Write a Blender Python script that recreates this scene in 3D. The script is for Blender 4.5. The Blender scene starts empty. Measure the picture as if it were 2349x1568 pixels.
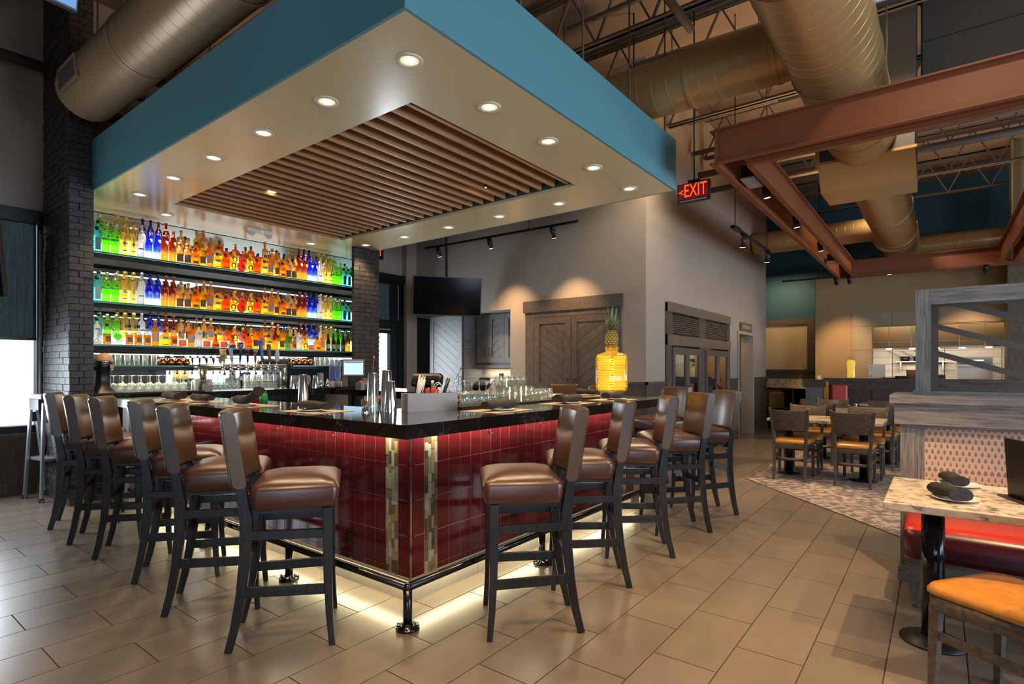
import bpy, math, random
from mathutils import Vector as V, Matrix
random.seed(7)
C = bpy.context.scene.collection
SC = bpy.context.scene
PI = math.pi
# ------------------------------------------------------------------ camera, world, exposure
ANG = math.radians(37.54)
FWD = V((math.cos(ANG), math.sin(ANG), 0)); RGT = V((math.sin(ANG), -math.cos(ANG), 0))
cd = bpy.data.cameras.new('camera'); cam = bpy.data.objects.new('camera', cd); C.objects.link(cam)
cam.location = (0, 0, 1.35); cam.rotation_euler = (PI/2, 0, ANG-PI/2)
cd.sensor_width = 36; cd.lens = 1276/2349*36; cd.shift_y = 62/2349; cd.clip_start = .02
SC.camera = cam
SC.view_settings.view_transform = 'Standard'; SC.view_settings.look = 'None'
SC.view_settings.gamma = 1; SC.view_settings.use_curve_mapping = False
SC.view_settings.exposure = 0.5
cy = SC.cycles
cy.use_denoising = True; cy.max_bounces = 8; cy.diffuse_bounces = 4; cy.glossy_bounces = 4
cy.transmission_bounces = 6; cy.transparent_max_bounces = 20; cy.caustics_reflective = False
cy.caustics_refractive = False; cy.sample_clamp_indirect = 4.0; cy.sample_clamp_direct = 0
w = bpy.data.worlds.new('world'); SC.world = w; w.use_nodes = True
wb = w.node_tree.nodes['Background']; wb.inputs[0].default_value = (.86, .93, 1, 1); wb.inputs[1].default_value = 1.5

def lamp(name, kind, loc, energy, color, direction=None, **kw):
    l = bpy.data.lights.new(name, kind); l.energy = energy; l.color = color
    for k, v in kw.items(): setattr(l, k, v)
    o = bpy.data.objects.new(name, l); C.objects.link(o); o.location = loc
    if direction is not None: o.rotation_euler = V(direction).to_track_quat('-Z', 'Y').to_euler()
    return o
WARM = (1, .62, .30); SOFTW = (1, .80, .56); DAY = (.66, .82, 1); LEDW = (1, .90, .62); LEDT = (1, .86, .50)
def area(name, loc, direction, sx, sy, energy, color):
    return lamp(name, 'AREA', loc, energy, color, direction, shape='RECTANGLE', size=sx, size_y=sy)
# daylight through the big windows behind and right of the camera, and the left one
area('daylight_rear', (3.5, -5.35, 1.9), (.02, 1, .02), 3.8, 2.3, 200, DAY)
area('daylight_rear_far', (10.0, -5.35, 1.35), (-.05, 1, .1), 5.0, 1.2, 110, (.75, .86, 1))
area('daylight_window', (.2, 7.65, 1.2), (.05, -1, -.3), 2.2, 1.0, 60, (.80, .90, 1))
area('daylight_rear_left', (-3.35, -3.2, 1.35), (1, .25, 0), 3.6, 1.3, 75, (.55, .76, 1))
area('daylight_door', (6.33, 7.52, 1.2), (-.1, -1, -.15), .7, 1.7, 40, (.82, .92, 1))

# ------------------------------------------------------------------ helpers: tagging, meshes
def tag(o, label=None, cat=None, group=None, kind=None):
    if label: o['label'] = label
    if cat: o['category'] = cat
    if group: o['group'] = group
    if kind: o['kind'] = kind
    return o
def thing(name, label, cat, loc=(0, 0, 0), rz=0, group=None):
    o = bpy.data.objects.new(name, None); C.objects.link(o); o.location = loc; o.rotation_euler = (0, 0, rz)
    o.empty_display_size = .05
    return tag(o, label, cat, group)
def kids(o): return [c for c in KID.get(o.name, [])]
KID = {}
def adopt(o, parent):
    o.parent = parent; KID.setdefault(parent.name, []).append(o)
def dup(root, loc=None, rz=None, label=None, group=None, parent=None):
    r = root.copy(); C.objects.link(r)
    if parent is not None: adopt(r, parent)
    if loc is not None: r.location = loc
    if rz is not None: r.rotation_euler = (0, 0, rz)
    if label: r['label'] = label
    if group: r['group'] = group
    for c in kids(root): dup(c, parent=r)
    return r
def rot(v, a): return V((v[0]*math.cos(a)-v[1]*math.sin(a), v[0]*math.sin(a)+v[1]*math.cos(a), v[2] if len(v) > 2 else 0))
def rr(wx, wy, r, n=4):
    """rounded rectangle ring, centred, in 2D"""
    p = []
    for cx, cy_, a0 in ((wx/2-r, wy/2-r, 0), (-wx/2+r, wy/2-r, PI/2), (-wx/2+r, -wy/2+r, PI), (wx/2-r, -wy/2+r, 1.5*PI)):
        for i in range(n+1):
            a = a0+PI/2*i/n; p.append((cx+r*math.cos(a), cy_+r*math.sin(a)))
    return p
def circ(r, n=16, rx=None): return [((rx or r)*math.cos(2*PI*i/n), r*math.sin(2*PI*i/n)) for i in range(n)]
class M:
    def __init__(s): s.v = []; s.f = []; s.sm = []
    def add(s, vs, fs, smooth=False):
        b = len(s.v); s.v += [tuple(x) for x in vs]
        for f in fs: s.f.append([i+b for i in f]); s.sm.append(smooth)
        return s
    def box(s, x0, x1, y0, y1, z0, z1):
        return s.add([(x0,y0,z0),(x1,y0,z0),(x1,y1,z0),(x0,y1,z0),(x0,y0,z1),(x1,y0,z1),(x1,y1,z1),(x0,y1,z1)],
            [(3,2,1,0),(4,5,6,7),(0,1,5,4),(1,2,6,5),(2,3,7,6),(3,0,4,7)])
    def loft(s, rings, smooth=True, cap=True, close=True):
        n = len(rings[0]); b = len(s.v)
        for r in rings: s.v += [tuple(p) for p in r]
        for k in range(len(rings)-1):
            for i in range(n if close else n-1):
                j = (i+1) % n
                s.f.append([b+k*n+i, b+k*n+j, b+(k+1)*n+j, b+(k+1)*n+i]); s.sm.append(smooth)
        if cap:
            s.f.append([b+i for i in reversed(range(n))]); s.sm.append(False)
            s.f.append([b+(len(rings)-1)*n+i for i in range(n)]); s.sm.append(False)
        return s
    def lathe(s, prof, n=16, c=(0, 0, 0), sx=1, sy=1, cap=True):
        return s.loft([[(c[0]+r*sx*math.cos(2*PI*i/n), c[1]+r*sy*math.sin(2*PI*i/n), c[2]+z) for i in range(n)] for r, z in prof], cap=cap)
    def stack(s, secs, smooth=True):
        """secs: list of (ring2d, z, dx, dy)"""
        return s.loft([[(p[0]+dx, p[1]+dy, z) for p in r] for r, z, dx, dy in secs], smooth)
    def prism(s, poly, o, u, v, d, smooth=False):
        o, u, v, d = V(o), V(u), V(v), V(d)
        a = [o+u*p[0]+v*p[1] for p in poly]
        n = u.cross(v)
        if n.dot(d) < 0: a.reverse()
        return s.loft([a, [p+d for p in a]], smooth)
    def cyl(s, p0, p1, r0, r1=None, n=12, smooth=True):
        p0, p1 = V(p0), V(p1); r1 = r0 if r1 is None else r1
        t = (p1-p0).normalized(); a = t.orthogonal().normalized(); b = t.cross(a)
        return s.loft([[p+a*(r*math.cos(2*PI*i/n))+b*(r*math.sin(2*PI*i/n)) for i in range(n)] for p, r in ((p0, r0), (p1, r1))], smooth)
    def tube(s, pts, r, n=8):
        pts = [V(p) for p in pts]; rings = []; a = None
        for i, p in enumerate(pts):
            t = (pts[min(i+1, len(pts)-1)]-pts[max(i-1, 0)]).normalized()
            if a is None: a = t.orthogonal().normalized()
            a = (a-t*a.dot(t)).normalized(); b = t.cross(a); q = r[i] if isinstance(r, (list, tuple)) else r
            rings.append([p+a*(q*math.cos(2*PI*k/n))+b*(q*math.sin(2*PI*k/n)) for k in range(n)])
        return s.loft(rings)
    def sweep(s, pts, side, ws, hs, smooth=False):
        """rectangular bar along pts; width ws along 'side', hs across"""
        pts = [V(p) for p in pts]; side = V(side).normalized(); rings = []
        for i, p in enumerate(pts):
            t = (pts[min(i+1, len(pts)-1)]-pts[max(i-1, 0)]).normalized()
            c = t.cross(side).normalized()
            w_ = ws[i] if isinstance(ws, (list, tuple)) else ws; h_ = hs[i] if isinstance(hs, (list, tuple)) else hs
            rings.append([p+side*(a*w_/2)+c*(b*h_/2) for a, b in ((-1,-1),(1,-1),(1,1),(-1,1))])
        return s.loft(rings, smooth)
    def bar(s, p0, p1, w_, h_, side=(0, 0, 1)):
        return s.sweep([p0, p1], side, h_, w_)
    def sphere(s, c, r, n=12, m=8, sz=1):
        return s.lathe([(max(1e-4, r*math.sin(PI*k/m)), -r*sz*math.cos(PI*k/m)) for k in range(m+1)], n, c, cap=False)
    def mesh(s, name):
        me = bpy.data.meshes.new(name); me.from_pydata(s.v, [], s.f); me.update()
        me.polygons.foreach_set('use_smooth', s.sm)
        return me
    def build(s, name, mat, parent=None, bevel=0, loc=None, rz=None, seg=2):
        o = bpy.data.objects.new(name, s.mesh(name)); C.objects.link(o)
        if mat: o.data.materials.append(mat)
        if parent is not None: adopt(o, parent)
        if loc is not None: o.location = loc
        if rz is not None: o.rotation_euler = (0, 0, rz)
        if bevel:
            b = o.modifiers.new('bevel', 'BEVEL'); b.width = bevel; b.segments = seg; b.limit_method = 'ANGLE'; b.angle_limit = .9
        return o
def B(*a): return M().box(*a)
def inst(name, me, mat, loc=None, rz=None, parent=None, scale=None):
    o = bpy.data.objects.new(name, me); C.objects.link(o)
    if mat and not me.materials: me.materials.append(mat)
    if parent is not None: adopt(o, parent)
    if loc is not None: o.location = loc
    if rz is not None: o.rotation_euler = (0, 0, rz)
    if scale: o.scale = scale
    return o
def clip(poly, rect):
    x0, x1, y0, y1 = rect
    for ax, lim, sg in ((0, x0, 1), (0, x1, -1), (1, y0, 1), (1, y1, -1)):
        out = []
        for i in range(len(poly)):
            a, b = poly[i-1], poly[i]; da, db = sg*(a[ax]-lim), sg*(b[ax]-lim)
            if (da < 0) != (db < 0):
                t = da/(da-db); out.append((a[0]+(b[0]-a[0])*t, a[1]+(b[1]-a[1])*t))
            if db >= 0: out.append(b)
        poly = out
        if len(poly) < 3: return None
    return poly
def text(name, body, size, mat, loc, xdir, updir, parent=None, ext=.001, sx=1, align='CENTER'):
    cu = bpy.data.curves.new(name, 'FONT'); cu.body = body; cu.size = size; cu.extrude = ext; cu.align_x = align; cu.align_y = 'CENTER'
    t = bpy.data.objects.new(name, cu); C.objects.link(t)
    bpy.context.view_layer.update()
    me = bpy.data.meshes.new_from_object(t.evaluated_get(bpy.context.evaluated_depsgraph_get()))
    bpy.data.objects.remove(t); bpy.data.curves.remove(cu)
    x = V(xdir).normalized(); y = V(updir).normalized(); z = x.cross(y)
    mt = Matrix((x*sx, y, z)).transposed()
    for v in me.vertices: v.co = mt @ v.co + V(loc)
    me.materials.clear(); me.materials.append(mat)
    o = bpy.data.objects.new(name, me); C.objects.link(o)
    if parent is not None: adopt(o, parent)
    return o
ORD = ['first','second','third','fourth','fifth','sixth','seventh','eighth','ninth','tenth','eleventh','twelfth','thirteenth','fourteenth','fifteenth','sixteenth','seventeenth','eighteenth','nineteenth','twentieth']
TENS = {2:'twenty', 3:'thirty', 4:'forty'}
def nth(i):
    if i < 20: return ORD[i]
    t, u = divmod(i+1, 10)
    return {3:'thirtieth', 4:'fortieth', 2:'twentieth'}[t] if u == 0 else TENS[t]+'-'+ORD[u-1]

# ------------------------------------------------------------------ materials
def P(name, col, rough=.5, metal=0, c2=None, scale=8, stretch=(1,1,1), ramp=(.35,.65), bump=0, emis=None, es=0, coat=0, vary=0, rr2=None, alpha=1, coords='Object', detail=4, spec=None, bscale=None):
    m = bpy.data.materials.new(name); m.use_nodes = True; nt = m.node_tree; N = nt.nodes; L = nt.links
    b = N['Principled BSDF']; b.inputs['Base Color'].default_value = (*col, 1); b.inputs['Roughness'].default_value = rough
    b.inputs['Metallic'].default_value = metal; b.inputs['Coat Weight'].default_value = coat; b.inputs['Coat Roughness'].default_value = .05
    if spec is not None: b.inputs['Specular IOR Level'].default_value = spec
    if emis: b.inputs['Emission Color'].default_value = (*emis, 1); b.inputs['Emission Strength'].default_value = es
    csock = None
    if c2 or bump or rr2:
        tc = N.new('ShaderNodeTexCoord'); mp = N.new('ShaderNodeMapping'); mp.inputs['Scale'].default_value = stretch
        L.new(N.new('ShaderNodeNewGeometry').outputs['Position'] if coords == 'World' else tc.outputs[coords], mp.inputs[0])
        nz = N.new('ShaderNodeTexNoise'); nz.inputs['Scale'].default_value = scale; nz.inputs['Detail'].default_value = detail
        L.new(mp.outputs[0], nz.inputs['Vector'])
        if c2:
            cr = N.new('ShaderNodeValToRGB'); cr.color_ramp.elements[0].position = ramp[0]; cr.color_ramp.elements[1].position = ramp[1]
            cr.color_ramp.elements[0].color = (*col, 1); cr.color_ramp.elements[1].color = (*c2, 1)
            L.new(nz.outputs['Fac'], cr.inputs[0]); csock = cr.outputs[0]; L.new(csock, b.inputs['Base Color'])
        if rr2:
            mr = N.new('ShaderNodeMapRange'); mr.inputs[3].default_value = rr2[0]; mr.inputs[4].default_value = rr2[1]
            mr.inputs[1].default_value = .3; mr.inputs[2].default_value = .7
            L.new(nz.outputs['Fac'], mr.inputs[0]); L.new(mr.outputs[0], b.inputs['Roughness'])
        if bump:
            bp = N.new('ShaderNodeBump'); bp.inputs['Strength'].default_value = bump; bp.inputs['Distance'].default_value = .01
            src = nz
            if bscale:
                src = N.new('ShaderNodeTexNoise'); src.inputs['Scale'].default_value = bscale; L.new(mp.outputs[0], src.inputs['Vector'])
            L.new(src.outputs['Fac'], bp.inputs['Height']); L.new(bp.outputs[0], b.inputs['Normal'])
    if vary:
        oi = N.new('ShaderNodeObjectInfo'); hv = N.new('ShaderNodeHueSaturation'); mr = N.new('ShaderNodeMapRange')
        mr.inputs[3].default_value = 1-vary; mr.inputs[4].default_value = 1+vary
        L.new(oi.outputs['Random'], mr.inputs[0]); L.new(mr.outputs[0], hv.inputs['Value'])
        if csock: L.new(csock, hv.inputs['Color'])
        else: hv.inputs['Color'].default_value = (*col, 1)
        L.new(hv.outputs[0], b.inputs['Base Color'])
    return m
def glow(name, col, s):
    m = bpy.data.materials.new(name); m.use_nodes = True; N = m.node_tree.nodes; L = m.node_tree.links
    N.remove(N['Principled BSDF']); e = N.new('ShaderNodeEmission'); e.inputs[0].default_value = (*col, 1); e.inputs[1].default_value = s
    L.new(e.outputs[0], N['Material Output'].inputs[0]); return m
def glassy(name, tint, body=.2, bodycol=None, gl=.06, rough=.03, grad=None, ior=1.35):
    """tinted see-through glass: transparent + a little translucent body + fresnel gloss"""
    m = bpy.data.materials.new(name); m.use_nodes = True; N = m.node_tree.nodes; L = m.node_tree.links
    N.remove(N['Principled BSDF']); out = N['Material Output']
    t = N.new('ShaderNodeBsdfTransparent'); t.inputs[0].default_value = (*tint, 1)
    d = N.new('ShaderNodeBsdfTranslucent'); d.inputs[0].default_value = (*(bodycol or tint), 1)
    if grad:   # list of (z fraction, colour) along the bottle's height
        tc = N.new('ShaderNodeTexCoord'); sp = N.new('ShaderNodeSeparateXYZ'); cr = N.new('ShaderNodeValToRGB')
        L.new(tc.outputs['Generated'], sp.inputs[0]); L.new(sp.outputs[2], cr.inputs[0])
        els = cr.color_ramp.elements
        els[0].position = grad[0][0]; els[0].color = (*grad[0][1], 1); els[1].position = grad[-1][0]; els[1].color = (*grad[-1][1], 1)
        for p, c in grad[1:-1]:
            e = els.new(p); e.color = (*c, 1)
        L.new(cr.outputs[0], t.inputs[0]); L.new(cr.outputs[0], d.inputs[0])
    mx = N.new('ShaderNodeMixShader'); mx.inputs[0].default_value = body
    L.new(t.outputs[0], mx.inputs[1]); L.new(d.outputs[0], mx.inputs[2])
    g = N.new('ShaderNodeBsdfGlossy'); g.inputs['Roughness'].default_value = rough
    lw_ = N.new('ShaderNodeLayerWeight'); lw_.inputs[0].default_value = .5; pw_ = N.new('ShaderNodeMath'); pw_.operation = 'POWER'; pw_.inputs[1].default_value = 2.6; L.new(lw_.outputs['Facing'], pw_.inputs[0]); fr = N.new('ShaderNodeMapRange'); fr.inputs[3].default_value = .02+.12*(ior-1.3); fr.inputs[4].default_value = .30+1.4*(ior-1.3); L.new(pw_.outputs[0], fr.inputs[0])
    m2 = N.new('ShaderNodeMixShader'); L.new(fr.outputs[0], m2.inputs[0])
    L.new(mx.outputs[0], m2.inputs[1]); L.new(g.outputs[0], m2.inputs[2]); L.new(m2.outputs[0], out.inputs[0])
    return m
OAK = P('dark_oak', (.058,.046,.038), .42, c2=(.115,.092,.074), scale=6, stretch=(14,14,1.2), bump=.12, vary=.12)
OAKY = P('dark_oak_y', (.058,.046,.038), .42, c2=(.125,.102,.082), scale=6, stretch=(14,1.2,14), bump=.12, vary=.1)
OAKG = P('weathered_oak', (.095,.097,.100), .45, c2=(.24,.235,.23), scale=7, stretch=(12,.9,12), bump=.3, vary=.05, ramp=(.3,.7))
OAKGV = P('weathered_oak_v', (.095,.097,.100), .45, c2=(.24,.235,.23), scale=7, stretch=(14,14,.8), bump=.3, ramp=(.3,.7))
BROWNOAK = P('brown_oak', (.07,.052,.036), .5, c2=(.13,.095,.06), scale=5, stretch=(10,10,1), bump=.1)
STOOLW = P('stool_wood', (.0085,.0080,.0085), .34, c2=(.019,.017,.017), scale=5, stretch=(10,10,1), bump=.05, spec=.35)
CHAIRW = P('chair_wood', (.060,.046,.036), .35, c2=(.11,.083,.062), scale=5, stretch=(3,9,9), bump=.05)
WALNUT = P('slat_wood', (.40,.20,.085), .5, c2=(.50,.26,.115), scale=4, stretch=(1,12,12), vary=.1)
BACKV = P('stool_back_vinyl', (.075,.042,.019), .30, spec=.6)
SEATV = P('stool_seat_vinyl', (.062,.019,.013), .34, bump=.04, scale=30, spec=.8)
TANV = P('tan_vinyl', (.52,.22,.035), .33, bump=.05, scale=25, c2=(.44,.18,.03), spec=.5)
REDV = P('red_vinyl', (.50,.022,.008), .3, bump=.03, scale=25)
BURGV = P('burgundy_vinyl', (.05,.004,.010), .3, bump=.03, scale=25)
BLACKM = P('black_metal', (.012,.012,.013), .4, metal=.3)
RAILM = P('rail_steel', (.05,.05,.052), .22, metal=.9)
CHROME = P('chrome', (.72,.72,.72), .12, metal=1)
STEEL = P('brushed_steel', (.55,.53,.50), .28, metal=1, c2=(.46,.44,.42), scale=20, stretch=(1,1,60))
ALU = P('aluminium', (.55,.57,.60), .35, metal=.85)
BLACKP = P('black_plastic', (.012,.012,.013), .35)
SCREEN = P('tv_screen', (.003,.003,.004), .12, spec=.12)
GREYP = P('grey_plastic', (.30,.29,.28), .45)
WHITEP = P('white_plastic', (.75,.73,.70), .4)
RUBBER = P('rubber', (.02,.02,.02), .6)
def granite():
    m = P('black_granite', (.010,.009,.009), .07, c2=(.010,.009,.009)); nt = m.node_tree; N = nt.nodes; L = nt.links
    b = N['Principled BSDF']; tc = N.new('ShaderNodeTexCoord'); n1 = N.new('ShaderNodeTexNoise'); n1.inputs['Scale'].default_value = 9; n1.inputs['Detail'].default_value = 8; n1.inputs['Distortion'].default_value = 1.6
    L.new(tc.outputs['Object'], n1.inputs['Vector'])
    cr = N.new('ShaderNodeValToRGB'); e = cr.color_ramp.elements
    e[0].position = .47; e[0].color = (.010,.009,.009,1); e[1].position = .53; e[1].color = (.012,.011,.010,1)
    k = e.new(.50); k.color = (.15,.13,.115,1)
    n2 = N.new('ShaderNodeTexNoise'); n2.inputs['Scale'].default_value = 3; L.new(tc.outputs['Object'], n2.inputs['Vector'])
    c2 = N.new('ShaderNodeValToRGB'); c2.color_ramp.elements[0].position = .45; c2.color_ramp.elements[1].position = .62
    mx = N.new('ShaderNodeMix'); mx.data_type = 'RGBA'; mx.inputs[6].default_value = (.011,.010,.0095,1)
    L.new(n1.outputs['Fac'], cr.inputs[0]); L.new(n2.outputs['Fac'], c2.inputs[0]); L.new(c2.outputs[0], mx.inputs[0]); L.new(cr.outputs[0], mx.inputs[7])
    L.new(mx.outputs[2], b.inputs['Base Color']); return m
GRANITE = granite()
def marble():
    m = P('pale_quartz', (.55,.47,.38), .16); nt = m.node_tree; N = nt.nodes; L = nt.links; b = N['Principled BSDF']
    tc = N.new('ShaderNodeTexCoord'); mp = N.new('ShaderNodeMapping'); mp.inputs['Scale'].default_value = (1, .6, 1); mp.inputs['Rotation'].default_value = (0,0,.5)
    L.new(tc.outputs['Object'], mp.inputs[0])
    n1 = N.new('ShaderNodeTexNoise'); n1.inputs['Scale'].default_value = 22; n1.inputs['Detail'].default_value = 7; n1.inputs['Distortion'].default_value = 1.2
    L.new(mp.outputs[0], n1.inputs['Vector']); cr = N.new('ShaderNodeValToRGB'); e = cr.color_ramp.elements
    e[0].position = .34; e[0].color = (.16,.14,.13,1); e[1].position = .60; e[1].color = (.66,.58,.47,1)
    k = e.new(.46); k.color = (.50,.43,.35,1)
    L.new(n1.outputs['Fac'], cr.inputs[0]); L.new(cr.outputs[0], b.inputs['Base Color']); return m
QUARTZ = marble()
FLOORT = P('floor_tile', (.150,.121,.098), .26, c2=(.183,.150,.122), scale=2.4, stretch=(.5,2.6,1), vary=.09, ramp=(.1,.9), detail=2, coords='World')
GROUT = P('grout', (.045,.038,.032), .9)
REDT = P('red_tile', (.085,.0075,.011), .09, vary=.14)
REDGROUT = P('red_tile_grout', (.42,.22,.17), .8)
TOEKICK = P('toe_tile', (.33,.30,.25), .45, c2=(.38,.35,.29), scale=4)
BRICK = P('dark_brick', (.022,.018,.017), .5, c2=(.042,.034,.031), scale=14, bump=.5, bscale=40, vary=.22)
MORTAR = P('dark_mortar', (.018,.016,.015), .9)
WALLP = P('wall_paint_taupe', (.375,.312,.255), .7, c2=(.39,.325,.267), scale=3)
WALLD = P('wall_paint_dark', (.10,.085,.080), .7)
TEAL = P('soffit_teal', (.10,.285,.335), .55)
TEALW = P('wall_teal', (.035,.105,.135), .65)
SOFB = P('soffit_underside', (.74,.62,.36), .22, spec=.5)
TANW = P('wall_tan', (.36,.24,.115), .6)
CEILM = P('ceiling_deck', (.17,.115,.075), .8, c2=(.20,.135,.088), scale=1.5)
JOISTM = P('joist_paint', (.12,.088,.065), .6)
DUCTM = P('duct_paint', (.50,.31,.125), .33, metal=.4, c2=(.46,.285,.115), scale=2)
DUCTL = P('duct_paint_left', (.43,.285,.165), .36, metal=.3)
ORANGE = P('beam_paint', (.22,.062,.020), .5, c2=(.20,.056,.018), scale=2)
DARKG = P('bulkhead_paint', (.075,.068,.055), .7)
MATM = P('placemat_paper', (.47,.36,.25), .7)
PLATE = P('white_plate', (.74,.70,.64), .25)
NAPKIN = P('brown_napkin', (.033,.023,.017), .85, bump=.3, scale=60)
NAPK2 = P('black_napkin', (.016,.016,.018), .85, bump=.3, scale=60)
PAPER = P('paper', (.70,.66,.60), .7)
CLEAR = glassy('clear_glass', (.965,.985,.98), .10, (.9,.95,.92), ior=1.55)
PANE = glassy('window_pane', (.96,.98,.98), 0, ior=1.3)
GREENGLASS = glassy('shelf_glass', (.70,.92,.84), .06, (.15,.55,.42))
GREENEDGE = P('glass_edge', (.02,.16,.11), .15, emis=(.03,.30,.20), es=.10)  # faint glow put into the glass edge as emission
MIRROR = P('mirror', (.50,.57,.53), .02, metal=1)
COPPER = P('copper', (.62,.24,.10), .16, metal=1)
LAMPG = glow('lamp_glow', (1,.80,.52), 6)
SHELFLIGHT = glow('shelf_light_panel', (1,.97,.90), 1.75)
STRIPG = glow('led_strip', (1,.90,.62), 4)
EXITR = glow('exit_red', (1,.045,.010), 2.2)
def fabric_pattern():
    m = P('panel_pattern', (.42,.29,.20), .55); nt = m.node_tree; N = nt.nodes; L = nt.links; b = N['Principled BSDF']
    def mth(op, a, c=None, d=None):
        n = N.new('ShaderNodeMath'); n.operation = op
        for i, q in enumerate((a, c, d)):
            if q is None: continue
            if isinstance(q, (int, float)): n.inputs[i].default_value = q
            else: L.new(q, n.inputs[i])
        return n.outputs[0]
    tc = N.new('ShaderNodeTexCoord'); sp = N.new('ShaderNodeSeparateXYZ'); L.new(tc.outputs['Object'], sp.inputs[0])
    y = mth('MULTIPLY', sp.outputs[1], 1/.030); z = mth('MULTIPLY', sp.outputs[2], 1/.037)
    row = mth('FLOOR', z); off = mth('MULTIPLY', mth('MODULO', row, 2), .5)
    u = mth('SUBTRACT', mth('FRACT', mth('ADD', mth('ADD', y, off), 40)), .5); v = mth('SUBTRACT', mth('FRACT', mth('ADD', z, 40)), .5)
    rnd = N.new('ShaderNodeTexWhiteNoise'); rnd.noise_dimensions = '1D'; L.new(row, rnd.inputs['W'])
    wd = mth('ADD', mth('MULTIPLY', rnd.outputs[0], .16), .15)
    tw = mth('MULTIPLY', wd, mth('SUBTRACT', 1.05, mth('MULTIPLY', v, 1.2)))
    e = mth('ADD', mth('POWER', mth('ABSOLUTE', mth('DIVIDE', u, tw)), 2), mth('POWER', mth('ABSOLUTE', mth('DIVIDE', v, .40)), 2))
    dark = mth('LESS_THAN', e, 1.0)
    mx = N.new('ShaderNodeMix'); mx.data_type = 'RGBA'; mx.inputs[6].default_value = (.54,.41,.31,1); mx.inputs[7].default_value = (.20,.17,.155,1)
    L.new(dark, mx.inputs[0]); L.new(mx.outputs[2], b.inputs['Base Color']); return m
PATTERN = fabric_pattern()
def blind_mat():
    m = bpy.data.materials.new('roller_blind'); m.use_nodes = True; N = m.node_tree.nodes; L = m.node_tree.links
    N.remove(N['Principled BSDF']); t = N.new('ShaderNodeBsdfTransparent'); t.inputs[0].default_value = (.20,.25,.26,1)
    d = N.new('ShaderNodeBsdfDiffuse'); d.inputs[0].default_value = (.05,.055,.055,1)
    tc = N.new('ShaderNodeTexCoord'); mp = N.new('ShaderNodeMapping'); mp.inputs['Scale'].default_value = (160,160,3); L.new(tc.outputs['Object'], mp.inputs[0])
    nz = N.new('ShaderNodeTexNoise'); nz.inputs['Scale'].default_value = 1; L.new(mp.outputs[0], nz.inputs['Vector'])
    mr = N.new('ShaderNodeMapRange'); mr.inputs[1].default_value = .3; mr.inputs[2].default_value = .7; mr.inputs[3].default_value = .35; mr.inputs[4].default_value = .65
    mx = N.new('ShaderNodeMixShader'); L.new(nz.outputs[0], mr.inputs[0]); L.new(mr.outputs[0], mx.inputs[0]); L.new(t.outputs[0], mx.inputs[1]); L.new(d.outputs[0], mx.inputs[2])
    L.new(mx.outputs[0], N['Material Output'].inputs[0]); return m
BLIND = blind_mat()
CARPET = P('carpet', (.12,.10,.095), .95, c2=(.34,.27,.235), scale=20, stretch=(1,.62,1), ramp=(.46,.54), detail=5, bump=.3)
# ------------------------------------------------------------------ the setting
def struct(o, **k): return tag(o, kind='structure', **k)
def proj(p):
    p = V(p)-V((0,0,1.35)); d = p.dot(FWD)
    if d < .15: return None
    return (1174.5+1276*p.dot(RGT)/d, 846-1276*p.z/d, d)
floor = struct(M().box(-3.4, 17.5, -5.5, 8.6, -.2, -.004).build('floor', GROUT))
CARPOLY = [(7.175,1.885),(12.95,1.885),(12.95,-4.2),(4.9,-4.2),(4.9,-.26),(5.45,.262)]
def in_carpet(x, y):
    return 4.9 < x < 12.95 and -4.2 < y < 1.885 and (y-.262) < (x-5.45)*.941
tiles = []
for k in range(-20, 27):
    y0 = .49+.296*k; ph = .748 if k % 2 else 1.043
    for n in range(-8, 28):
        x0 = ph+.59*n
        if x0 < -3.3 or x0 > 16.8 or y0 < -5.4 or y0 > 7.85: continue
        if all(in_carpet(x, y) for x, y in ((x0,y0),(x0+.59,y0),(x0+.59,y0+.296),(x0,y0+.296))): continue
        if 2.3 < x0 < 4.6 and 2.5 < y0 < 7: continue
        pj = [proj((x0+dx, y0+dy, 0)) for dx, dy in ((0,0),(.59,0),(0,.296),(.59,.296))]
        pj = [q for q in pj if q and -150 < q[0] < 2500 and q[1] < 1750]
        tiles.append((min(q[2] for q in pj) if pj else 99, x0, y0))
tiles.sort()
tm = B(.0028,.5872,.0028,.2932,-.012,0); tme = tm.mesh('floor_tile'); rest = M()
for i, (d, x0, y0) in enumerate(tiles):
    if i < 300: inst('floor_tile', tme, FLOORT, (x0, y0, 0), parent=floor)
    else: rest.box(x0+.0018, x0+.5882, y0+.0018, y0+.2942, -.012, 0)
tag(rest.build('floor_tiles', FLOORT, floor), kind='stuff')
tag(M().prism(CARPOLY, (0,0,-.001), (1,0,0), (0,1,0), (0,0,.008)).build('carpet', CARPET), 'grey and beige flecked carpet under the dining tables', 'carpet')
tag(M().bar((5.45,.262,.006), (7.175,1.885,.005), .006, .006).bar((7.175,1.885,.005), (12.95,1.885,.005), .006, .006).build('carpet_trim', BROWNOAK), 'thin dark brown strip along the carpet edge', 'trim')

CZ = 5.55
ceil_ = struct(B(-3.5, 17.5, -5.6, 8.4, CZ, CZ+.15).build('ceiling', CEILM))
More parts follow.
